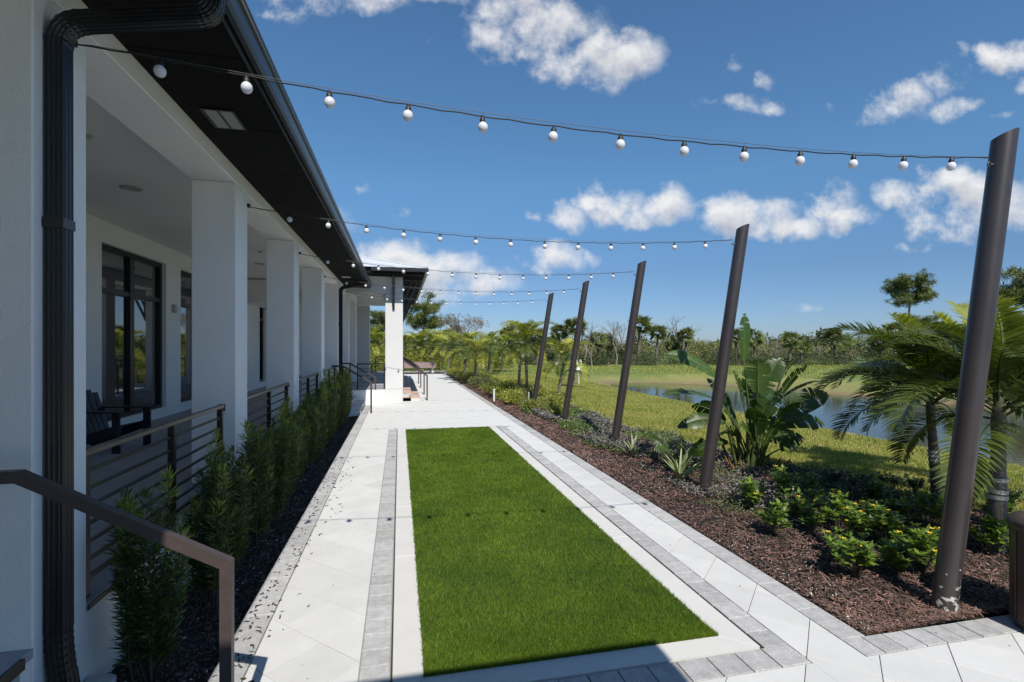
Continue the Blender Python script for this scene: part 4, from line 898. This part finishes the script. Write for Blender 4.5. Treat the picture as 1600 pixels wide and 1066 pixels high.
# broad paddle-leaved clump
cl = empty('bird_of_paradise', (5.46, 7.08, 0)); tag(cl, 'large clump of torn paddle leaves behind the second pole', 'plant')
RT = Vector((CS, -SN, 0)); FWD = Vector((SN, CS, 0))
def paddle(base, mid, tip, width, droop, seed):
    r0 = random.Random(seed); base, mid, tip = Vector(base), Vector(mid), Vector(tip)
    pet = MB(); c1 = base.lerp(mid, .5)+Vector((0, 0, .10)); P = [base*(1-t_)**2+c1*2*t_*(1-t_)+mid*t_*t_ for t_ in [k/8 for k in range(9)]]
    pet.tube(P, [.017*(1-.06*k) for k in range(9)], 6, False)
    c2 = mid.lerp(tip, .5)+Vector((0, 0, droop)); n_ = 30; Q = [mid*(1-t_)**2+c2*2*t_*(1-t_)+tip*t_*t_ for t_ in [k/n_ for k in range(n_+1)]]
    ax = (tip-mid).normalized(); tw = .5 if seed == 0 else r0.choice((-1, 1))*r0.uniform(.15, 1.2); V, F = [], []
    side0 = ax.cross(Vector((0, 0, 1)));
    if side0.length < .2: side0 = Vector((CS, -SN, 0))
    side0.normalize(); side0 = Matrix.Rotation(tw, 3, ax) @ side0
    for sg in (-1, 1):
        tears = sorted(r0.sample(range(3, n_-1), r0.randint(3, 8))); start = 0; gdrop = 0; bounds = [0]+tears+[n_]
        for j in range(len(bounds)-1):
            a_, b_ = bounds[j], bounds[j+1]; dr = r0.uniform(.0, .35); o = len(V)
            for k in range(a_, b_+1):
                t_ = k/n_; w_ = width*(math.sin(math.pi*min(t_*.9+.06, 1))**.6)*(1-.5*t_**6)
                tang = (Q[min(k+1, n_)]-Q[max(k-1, 0)]).normalized(); nr = side0.cross(tang).normalized()
                if nr.z < 0: nr = -nr
                sh = 0
                if k == a_ and a_ > 0: sh = .012
                if k == b_ and b_ < n_: sh = -.012
                for q, up_ in ((0, 0), (.5, .16), (1.0, .18-.3*dr)):
                    V.append(Q[k]+tang*(sh*q+w_*.18*q)+side0*sg*w_*q*(1-.1*dr)+nr*w_*up_-Vector((0, 0, dr*w_*q*q*.6)))
            for k in range(b_-a_):
                for q in range(2): F.append((o+k*3+q, o+k*3+q+1, o+(k+1)*3+q+1, o+(k+1)*3+q))
    o = link('leaf', MB().add(V, F, True).mesh('leaf', M['paddle']), cl)
    rib = MB().tube(Q, [.011*(1-.8*k/n_) for k in range(n_+1)], 5, False); pet.add(rib.v, rib.f, True); pet.build('petiole', M['petiole'], o)
def at_(r, z, f=0): return RT*r+FWD*f+Vector((0, 0, z))
LV = [ # (mid right, mid z, tip right, tip z, depth, width)
 (-.05, 1.75, -.02, 2.52, .1, .16), (-.45, 1.50, -1.28, 1.86, .2, .15), (-.5, 1.12, -1.42, 1.22, -.1, .14), (-.45, .80, -1.20, .72, -.2, .13),
 (.12, 1.25, .10, 1.78, -.1, .17), (.25, 1.2, .58, 1.80, .1, .15), (.35, 1.05, .85, 1.68, -.15, .17), (.42, .85, 1.14, 1.25, -.2, .18), (.38, .95, 1.22, 1.42, .2, .14),
 (.5, .72, 1.20, .74, 0, .16), (-.2, .9, -.55, 1.45, .3, .14), (.05, .8, .32, 1.3, -.35, .16), (-.25, .6, -.75, .55, -.35, .15), (.2, .55, .62, .55, -.4, .14),
 (-.1, 1.0, -.3, 1.6, -.1, .14), (.15, 1.0, .45, 1.45, .4, .15), (.3, .5, .72, .32, -.1, .13), (-.35, .45, -.85, .28, -.1, .12), (0, .6, -.1, 1.05, -.4, .14), (.55, 1.2, .92, 1.75, .35, .14), (.1, .45, .3, .85, -.5, .13)]
LV += [(-.15, .7, -.45, 1.1, .1, .15), (.3, .8, .62, 1.12, -.45, .16), (.05, 1.15, .2, 1.62, .3, .15), (-.3, .75, -.8, 1.0, .3, .14), (.45, .6, .95, .9, .3, .15), (-.05, .45, -.35, .8, -.45, .13), (.35, .4, .6, .6, -.5, .13), (.15, .7, .1, 1.2, -.2, .16)]
for k, (mr_, mz, tr_, tz, dp, w_) in enumerate(LV): w_ *= 1.12 if k else .95; paddle((RT*random.uniform(-.2, .2)+FWD*random.uniform(-.12, .12)), at_(mr_, mz, dp*.6), at_(tr_, tz, dp), w_, .16, k)
mb = MB()
for k in range(16):
    b0 = RT*random.uniform(-.25, .25)+FWD*random.uniform(-.15, .15); mb.tube([b0, b0*1.4+Vector((0, 0, .35)), b0*1.9+Vector((0, 0, .7))], [.028, .022, .012], 6, False)
mb.build('stalks', M['petiole'], cl)
mb = MB()
for k in range(7):
    b0 = RT*random.uniform(-.3, .32)+FWD*random.uniform(-.25, 0); mb.tube([b0, b0*1.5+Vector((0, 0, .15)), b0*1.7+Vector((0, 0, .28))], [.03, .02, .004], 5, False)
mb.build('dry_sheath', M['dry_sheath'], cl)
# leafy young plant left of the second pole
xy = spot(1062, 7.9); q = empty('broad_leaf_plant', (*xy, 0)); tag(q, 'low broad-leaved plant just left of the second pole', 'plant'); keep_cl = cl; cl = q
for k in range(9):
    a_ = k*2.4; rr = .28+.1*(k % 3); d_ = Vector((math.cos(a_), math.sin(a_), 0)); paddle(d_*.03, d_*rr*.5+Vector((0, 0, .35)), d_*rr*1.3+Vector((0, 0, .42+.1*(k % 2))), .10, .08, 100+k)

# striped rosettes
def rosette(loc, r, n_, label):
    t_ = empty('striped_rosette', loc); tag(t_, label, 'plant', 'striped rosette plants')
    V, F = [], []
    for k in range(9):
        u = k/8; w_ = .032*(math.sin(math.pi*(u*.8+.2))**.7)*(1-u**3); V += [(u*.9, -w_, .012+.62*u-.38*u*u), (u*.9, 0, .62*u-.38*u*u), (u*.9, w_, .012+.62*u-.38*u*u)]
    for k in range(8):
        for q in range(2): F.append((k*3+q, k*3+q+1, (k+1)*3+q+1, (k+1)*3+q))
    me = MB().add(V, F, True).mesh('leaf', M['agave'])
    for k in range(n_):
        u = k/n_; link('leaf', me, t_, (0, 0, .02), (0, -R(random.uniform(8, 58)*(1-u*.2)), k*2.4), r*random.uniform(.75, 1.1))
xy = spot(989, 8.9); rosette((*xy, 0), .52, 26, 'pale striped rosette plant between the second and third poles')
xy = spot(1063, 7.3); rosette((*xy, 0), .60, 24, 'striped rosette plant close to the foot of the second pole')

# yellow-flowering shrubs
def flower_shrub_mesh(seed, h, w_, nst, leaf_m, fl=True):
    r0 = np.random.default_rng(seed); st = MB(); C_, D_, W_ = [], [], []; fc, fd, fw2 = [], [], []
    for s_ in range(nst):
        a_ = r0.uniform(0, 6.28); rr = w_*r0.uniform(.15, 1); tp = np.array([math.cos(a_)*rr, math.sin(a_)*rr, h*r0.uniform(.55, 1)]); st.tube([(0, 0, 0), tuple(tp*.5+np.array([0, 0, .03])), tuple(tp)], [.006, .004, .003], 4, False)
        for w__ in range(3):
            c0 = tp*(1-.16*w__)
            for j in range(8):
                aa = j*.785+w__*.4+r0.normal(0, .2); el = r0.uniform(0, .9)-w__*.15; d = np.array([math.cos(aa)*math.cos(el), math.sin(aa)*math.cos(el), math.sin(el)]); L_ = r0.uniform(.03, .048)
                sd = np.array([-math.sin(aa), math.cos(aa), r0.normal(0, .2)]); C_.append(c0+d*L_); D_.append(d*L_); W_.append(sd*L_*.42)
        if fl and r0.uniform() < .16:
            for j in range(5):
                aa = j*1.257; d = np.array([math.cos(aa), math.sin(aa), .5]); fc.append(tp+np.array([0, 0, .035])+d*.013); fd.append(d*.014); fw2.append(np.array([-math.sin(aa), math.cos(aa), 0])*.011)
    V, F = quads_from(np.array(C_), np.array(D_), np.array(W_)); r_ = [st.mesh('stem', M['stem']), npmesh('foliage', V, F, leaf_m)]
    if fc: V, F = quads_from(np.array(fc), np.array(fd), np.array(fw2)); r_.append(npmesh('flowers', V, F, M['flower']))
    return r_
FS = [flower_shrub_mesh(s_, h_, w_, n_, M['glossy']) for s_, h_, w_, n_ in ((21, .34, .20, 13), (22, .28, .24, 12), (23, .40, .22, 16))]
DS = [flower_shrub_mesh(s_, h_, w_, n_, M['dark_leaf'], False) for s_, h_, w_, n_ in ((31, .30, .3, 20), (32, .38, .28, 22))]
def at_px(px, py): d = 1580/(py-540); return spot(px, d)
fsp = [(1205, 838), (1240, 812), (1228, 786), (1268, 835), (1290, 800), (1262, 780), (1180, 800), (1312, 880), (1345, 850), (1338, 905), (1360, 815), (1392, 860), (1402, 905), (1432, 870), (1450, 835), (1378, 790), (1412, 815), (1442, 900), (1540, 870), (1590, 868), (1310, 830), (1555, 830)]
FSL = ['leafy shrub at the left front of the flowering group', 'shrub just behind the left front one of the flowering group', 'shrub at the left back of the flowering group', 'shrub beside the left front one, toward the pole', 'shrub in the middle of the left half of the flowering group', 'back shrub in the left half of the flowering group', 'outermost left shrub of the flowering group', 'low shrub left of the one nearest the paver edge', 'shrub in the centre of the flowering group', '', 'back centre shrub of the flowering group', 'front centre shrub of the flowering group', 'shrub right of the one nearest the paver edge', 'shrub two clumps left of the nearest pole', 'tall leafy shrub behind the ones beside the nearest pole', 'back row shrub of the flowering group, left of centre', 'back row shrub of the flowering group, right of centre', '', '', '', 'inner shrub between left and centre of the flowering group', 'shrub behind the nearest pole, between the two palm trunks']
for i, (px, py) in enumerate(fsp):
    t_ = empty('flowering_shrub', (*at_px(px, py), .01), random.uniform(0, 6.28)); s_ = random.uniform(.72, 1.05)
    lb = ('small glossy shrub with yellow flowers nearest the paver edge' if i == 9 else 'glossy shrub with yellow flowers right beside the nearest pole' if i == 17 else 'glossy low shrub right of the nearest pole, before the palm trunk' if i in (18,) else 'leggy glossy shrub at the right edge beside the bin' if i == 19 else FSL[i])
    tag(t_, lb, 'shrub', 'yellow-flowering shrubs in the mulch')
    for nm, me_ in zip(('stem', 'foliage', 'flower'), FS[i % 3]): link(nm, me_, t_, sca=s_)
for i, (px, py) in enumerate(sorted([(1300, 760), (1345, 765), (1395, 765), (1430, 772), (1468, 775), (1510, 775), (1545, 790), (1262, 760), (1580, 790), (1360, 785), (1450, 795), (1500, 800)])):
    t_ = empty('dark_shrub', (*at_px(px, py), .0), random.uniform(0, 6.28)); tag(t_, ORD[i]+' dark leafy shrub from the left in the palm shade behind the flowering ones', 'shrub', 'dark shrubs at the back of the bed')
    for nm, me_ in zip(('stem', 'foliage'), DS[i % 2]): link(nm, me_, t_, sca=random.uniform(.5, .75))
# trailing ground cover, patchy
def cover(name, N, yr, xr, m, L, label, bias):
    y = rng.uniform(*yr, N); x = xr[0]+(edge_x(y)-xr[0]-.1)*rng.uniform(0, 1, N); f = np.sin(x*2.3+y*1.9+bias)+np.sin(y*1.1-x*3.7+bias*2)+.6*np.sin(x*7+y*5)+rng.normal(0, .35, N)
    k = (f > (.0 if bias == 0 else .35)) & (x > xr[0]+.25*np.sin(y*1.7)); x, y, f = x[k], y[k], f[k]; n_ = len(x); z = .03+.045*np.sin(np.pi*np.clip((x-3.14)/(edge_x(y)-3.14), 0, 1))+np.abs(rng.normal(0, .05, n_))*np.clip(f, .3, 1.6)
    d = unit(rng.normal(size=(n_, 3))*np.array([1, 1, .5])+np.array([0, 0, .25])); r_ = unit(np.cross(d, rng.normal(size=(n_, 3)))); s_ = (rng.uniform(.6, 1.3, n_)*np.clip(y/7, 1, 2))[:, None]
    V, F = quads_from(np.stack([x, y, z], 1), d*L/2*s_, r_*L*.26*s_); tag(link(name, npmesh(name, V, F, m)), label, 'ground cover', kind='stuff')
cover('ground_cover', 100000, (5.2, 16.5), (3.75,), M['cover'], .036, 'grey-purple trailing ground cover in the bed around the poles', 0)
cover('trailing_vine', 26000, (4.6, 16), (3.55,), M['cover_green'], .034, 'sparse green runners trailing over the mulch', 2.2)
# lime shrubs further down the bed
def bush_mesh(seed, n_, L, W, m, rad=(.45, .45, .28)):
    global rng; keep_ = rng; rng = np.random.default_rng(seed); cs = [(rng.normal(0, .25), rng.normal(0, .25), .25+rng.uniform(-.05, .12)) for _ in range(7)]
    V, F = leafcloud(cs, [tuple(np.array(rad)*rng.uniform(.55, .9)) for _ in cs], n_, L, W, .5); rng = keep_; return npmesh('foliage', V, F, m)
LB = [bush_mesh(s_, 1300, .075, .035, M['lime']) for s_ in (41, 42, 43)]; DB = [bush_mesh(s_, 1300, .07, .03, M['scrub_b']) for s_ in (44, 45)]
stem_me = MB().tube([(0, 0, -.05), (.02, 0, .15), (.1, .05, .35)], [.02, .015, .006], 5, False).tube([(0, 0, 0), (-.1, .05, .2), (-.2, .1, .4)], [.012, .01, .005], 5, False).tube([(0, 0, 0), (.02, -.15, .2), (.1, -.25, .35)], [.012, .01, .005], 5, False).mesh('stem', M['stem'])
lime_sp = [(x_, y_) for y_, xs in ((13.6, (4.5,)), (14.6, (4.0, 4.8)), (15.6, (4.5, 5.0)), (16.6, (3.7, 4.3, 4.9)), (17.7, (3.75, 4.5)), (18.9, (3.8, 4.4, 5.0)), (20.2, (3.75, 4.5)), (21.5, (3.8, 4.5, 5.0)), (23.0, (3.8, 4.5)), (24.6, (3.8, 4.5)), (26.4, (3.8, 4.5)), (28.4, (3.7, 4.4)), (30.5, (3.7, 4.4)), (33, (3.6, 4.3)), (35.5, (3.5, 4.2))) for x_ in xs]
for i, (x_, y_) in enumerate(lime_sp):
    dark = i in (6, 12, 15, 18, 22); t_ = empty('dark_low_shrub' if dark else 'lime_shrub', (x_+random.uniform(-.1, .1), y_+random.uniform(-.2, .2), 0), random.uniform(0, 6.28))
    row = sorted(set(q_[1] for q_ in lime_sp)).index(y_); inrow = [q_[0] for q_ in lime_sp if q_[1] == y_]; side_ = 'path side' if x_ == min(inrow) and len(inrow) > 1 else 'lawn side' if x_ == max(inrow) and len(inrow) > 1 else 'middle'
    tag(t_, ('dark green' if dark else 'lime-green')+' low shrub, '+side_+' of the '+ORD[row]+' row counted from the fourth pole', 'shrub', 'dark low shrubs down the bed' if dark else 'lime shrubs down the bed')
    link('foliage', (DB[i % 2] if dark else LB[i % 3]), t_, sca=(.75 if y_ < 16 else .95)*random.uniform(.85, 1.15)); link('stem', stem_me, t_)

# ---- far treeline
def fan_palm_mesh(seed, h):
    r0 = np.random.default_rng(seed); tr_ = MB(); ln = r0.normal(0, .25); tr_.tube([(0, 0, -.2), (ln*.3, 0, h*.35), (ln*.7, 0, h*.7), (ln, 0, h)], [.17, .14, .13, .15], 8, False)
    V, F = [], []
    for k in range(52):
        a_ = k*2.4; el = math.asin(r0.uniform(-.85, .99)); d = np.array([math.cos(a_)*math.cos(el), math.sin(a_)*math.cos(el), math.sin(el)]); pl = r0.uniform(.3, .7); c0 = np.array([ln, 0, h+.1])+d*pl
        sd = np.cross(d, r0.normal(size=3)); sd /= max(np.linalg.norm(sd), .1); nr = np.cross(sd, d)
        for j in range(11):
            aa = (j-5)*.27; dd_ = d*math.cos(aa)+sd*math.sin(aa)+nr*.1; L_ = r0.uniform(.5, .72); w_ = .045; wv = np.cross(dd_, nr); wv /= np.linalg.norm(wv); o = len(V)
            V += [c0, c0+dd_*L_*.5+wv*w_, c0+dd_*L_+np.array([0, 0, -.05]), c0+dd_*L_*.5-wv*w_]; F.append((o, o+1, o+2, o+3))
    return tr_.mesh('trunk', M['bark']), npmesh('crown', np.array(V), np.array(F), M['fan'])
FP = [fan_palm_mesh(51, 2.6), fan_palm_mesh(52, 3.2), fan_palm_mesh(53, 2.2)]
fps = [(796, 52, 1.0, 1), (840, 50, 1.05, 0), (873, 50, 1.0, 1), (903, 49, 1.15, 1), (935, 51, .95, 0), (950, 54, 1.0, 2), (997, 53, 1.25, 1), (1025, 52, 1.0, 1), (1072, 53, .95, 1), (1052, 56, .9, 2), (1152, 51, .9, 1), (1180, 50, 1.05, 0), (1234, 50, .95, 0), (1252, 52, .85, 2), (1305, 54, .95, 1), (1322, 53, .9, 0), (1375, 52, 1.0, 2), (1400, 50, 1.05, 1), (1450, 48, 1.05, 0), (1480, 50, 1.1, 1), (1545, 48, 1.2, 1), (1590, 47, 1.2, 1), (1640, 48, 1.1, 0), (540, 50, 1.0, 1), (500, 48, 1.1, 0)]
fl_ = {796: 'cabbage palm rising behind the near end of the far lawn, left of the slim pair', 840: 'cabbage palm right behind the twin slim palms', 935: 'cabbage palm between the two pale bare trees and the third pole', 950: 'short cabbage palm just left of the third pole', 1052: 'short cabbage palm just left of the bare grey tree', 1152: 'cabbage palm close behind the upright paddle leaf', 1252: 'shorter cabbage palm right beside the twin-trunked one', 1305: 'cabbage palm across the pond, left of a shorter neighbour', 1322: 'cabbage palm across the pond, at the left tips of the near fronds', 1375: 'short cabbage palm left of the tall pine trunk', 1450: 'cabbage palm right of the tall pine trunk', 1480: 'cabbage palm farther right of the tall pine, above the near fronds', 1545: 'cabbage palm just right of the nearest pole, above the fronds', 1590: 'cabbage palm at the right edge of the tree line', 1640: 'cabbage palm past the right edge of the picture', 540: 'cabbage palm behind the porch end', 500: 'leftmost cabbage palm, behind the pavilion', 873: 'cabbage palm between the farthest and fourth poles', 903: 'cabbage palm whose crown shows left of the fourth pole', 997: 'tall thin cabbage palm left of the bare tree', 1025: 'full cabbage palm with a pale trunk right of the third pole', 1072: 'cabbage palm below the bare grey tree', 1180: 'cabbage palm standing clear right of the second pole', 1234: 'twin-trunked cabbage palm beyond the pond', 1400: 'cabbage palm at the foot of the tall pine'}
for px, d, s_, v_ in fps:
    t_ = empty('cabbage_palm', (*spot(px, d), 0), random.uniform(0, 6.28)); tag(t_, fl_.get(px, 'cabbage palm in the tree line beyond the far lawn'), 'palm tree', 'cabbage palms of the tree line')
    link('trunk', FP[v_][0], t_, sca=s_); link('crown', FP[v_][1], t_, sca=s_)
# scrub masses: one object per colour, leaf cards in many mounds
def scrub(name, m, n_m, per, dr, hr, label, L, seed, pxr=(480, 1760)):
    global rng; keep_ = rng; rng = np.random.default_rng(seed); parts = []
    for k in range(n_m):
        px = rng.uniform(*pxr); d = rng.uniform(*dr); x_, y_ = spot(px, d); h_ = rng.uniform(*hr)
        cs = [(x_+rng.normal(0, .9), y_+rng.normal(0, .7), h_*rng.uniform(.25, .62)) for _ in range(5)]
        parts.append(leafcloud(cs, [(rng.uniform(.6, 1.3), rng.uniform(.6, 1.1), h_*rng.uniform(.25, .42)) for _ in cs], per, L, L*.4, .5))
    V, F = merge(parts); rng = keep_; tag(link(name, npmesh(name, V, F, m)), label, 'scrub', kind='stuff')
scrub('far_scrub', M['scrub_a'], 230, 700, (53, 80), (2.2, 3.5), 'olive scrub forming the back of the tree line', .22, 61)
scrub('dark_scrub', M['scrub_b'], 110, 500, (49.5, 56), (.8, 2.0), 'dark low scrub at the foot of the tree line', .17, 62)
scrub('grey_scrub', M['scrub_c'], 34, 420, (51, 56), (1.2, 2.5), 'grey dry brush mixed into the tree line', .15, 63)
scrub('green_scrub', M['lime'], 60, 600, (38, 50), (.9, 2.2), 'yellow-green bushes beyond the end of the path', .15, 64, (520, 790))
scrub('distant_woods', M['scrub_b'], 160, 300, (85, 140), (3.6, 5.4), 'distant dark woods closing the horizon', .7, 65, (300, 1900))
# branching trees
def branch(mb, p, d, L, r, depth, tips, r0, spread=.6, up_=.1):
    q = p+d*L; m_ = p.lerp(q, .5)+Vector((r0.gauss(0, L*.06), r0.gauss(0, L*.06), r0.gauss(0, L*.04))); mb.tube([p, m_, q], [r, r*.82, r*.66], 5 if depth > 1 else 4, False)
    if depth == 0: tips.append(q); return
    for k in range(r0.choice((2, 3, 3))):
        nd = (d+Vector((r0.gauss(0, spread), r0.gauss(0, spread), r0.gauss(up_, spread*.6)))).normalized(); branch(mb, m_.lerp(q, r0.uniform(.3, 1)) if k else q, nd, L*r0.uniform(.6, .85), r*.6, depth-1, tips, r0, spread, up_)
def bare_tree(px, d, h, label, seed, leaf=False):
    r0 = random.Random(seed); t_ = empty('bare_tree', (*spot(px, d), 0)); tag(t_, label, 'tree', 'leafless trees in the tree line'); mb = MB(); tips = []
    branch(mb, Vector((0, 0, -.2)), Vector((r0.gauss(0, .1), 0, 1)).normalized(), h*.34, h*.022, 6 if leaf else 5, tips, r0, .5, .12)
    n_ = len(mb.v); mb.build('branches', M['bare'], t_)
    if leaf:
        c = np.repeat(np.array([tuple(x) for x in tips]), 4, 0)+rng.normal(0, .12, (len(tips)*4, 3)); dd_ = unit(rng.normal(size=c.shape)); V, F = quads_from(c, dd_*.07, unit(np.cross(dd_, rng.normal(size=c.shape)))*.04); link('foliage', npmesh('foliage', V, F, M['scrub_c']), t_)
bare_tree(718, 46, 5.2, 'grey twiggy tree rising behind the palms at the path end', 1, True)
bare_tree(700, 50, 4.4, 'smaller grey twiggy tree left of the larger one', 2, True)
bare_tree(962, 52, 5.0, 'bare tree between the third and fourth poles', 3); bare_tree(978, 54, 4.8, 'thin bare tree just left of the third pole', 4); bare_tree(1066, 55, 5.8, 'wide bare grey tree right of the third pole', 5)
bare_tree(915, 50, 4.6, 'pale-trunked bare tree right of the fourth pole', 6); bare_tree(1212, 53, 3.2, 'low grey bare tree across the pond', 7); bare_tree(1280, 54, 3.0, 'low bare tree behind the twin cabbage palms', 8); bare_tree(925, 50, 3.8, 'second pale bare tree right of the fourth pole', 9)
def pine(px, d, h, cw, ch, label, seed, trunk_frac=.6, lean=0):
    r0 = random.Random(seed); rn = np.random.default_rng(seed); t_ = empty('pine_tree', (*spot(px, d), 0)); tag(t_, label, 'pine tree', 'slash pines'); mb = MB(); zb = h-ch
    P = [Vector((lean*k/8+.12*math.sin(k*1.3), 0, -.2+(h*.86+.2)*k/8)) for k in range(9)]; mb.tube(P, [.19*(1-.085*k)*h/10 for k in range(9)], 8, False); C_, D_, W_ = [], [], []
    for k in range(30):
        u = r0.uniform(0, 1); z0 = zb*.93+(h*.86-zb*.93)*u; a_ = k*2.4+r0.gauss(0, .3); ln_ = cw/2*(r0.uniform(.5, 1.05))*(1-.35*abs(u-.35)); f_ = z0/(h*.86); i_ = min(int(f_*8), 7); p0 = P[i_].lerp(P[i_+1], f_*8-i_)
        tip = p0+Vector((math.cos(a_)*ln_, math.sin(a_)*ln_, ch*.30*r0.uniform(.2, 1.1)))
        mb.tube([p0, p0.lerp(tip, .5)+Vector((0, 0, -.08*ln_)), tip], [.05*h/10, .03*h/10, .012], 5, False)
        for j in range(9):
            c0 = p0.lerp(tip, r0.uniform(.45, 1.0))+Vector((r0.gauss(0, .24), r0.gauss(0, .24), r0.gauss(.10, .17)))*cw/5; n_ = 60
            dv = unit(rn.normal(size=(n_, 3))+np.array([0, 0, .35])); L_ = cw*.036*rn.uniform(.7, 1.2, n_)[:, None]
            C_.append(np.array(c0)+dv*L_*1.2+rn.normal(0, cw*.02, (n_, 3))); D_.append(dv*L_); W_.append(unit(np.cross(dv, rn.normal(size=(n_, 3))))*cw*.0045)
    mb.build('trunk', M['bark'], t_); V, F = quads_from(np.concatenate(C_), np.concatenate(D_), np.concatenate(W_)); link('crown', npmesh('crown', V, F, M['pine']), t_)
pine(1420, 62, 10.9, 5.8, 4.0, 'tall lone pine with a flat round crown above the pond', 71)
pine(662, 62, 8.0, 5.6, 4.4, 'broad pine right of the portico column', 72)
pine(1625, 55, 11.0, 7.5, 4.5, 'pine with a branch reaching in at the right edge', 73)
pine(595, 64, 6.4, 4.5, 3.8, 'smaller pine seen through the portico', 74)
pine(1440, 58, 5.4, 4.4, 2.4, 'low dark pine below the tall lone pine', 75)
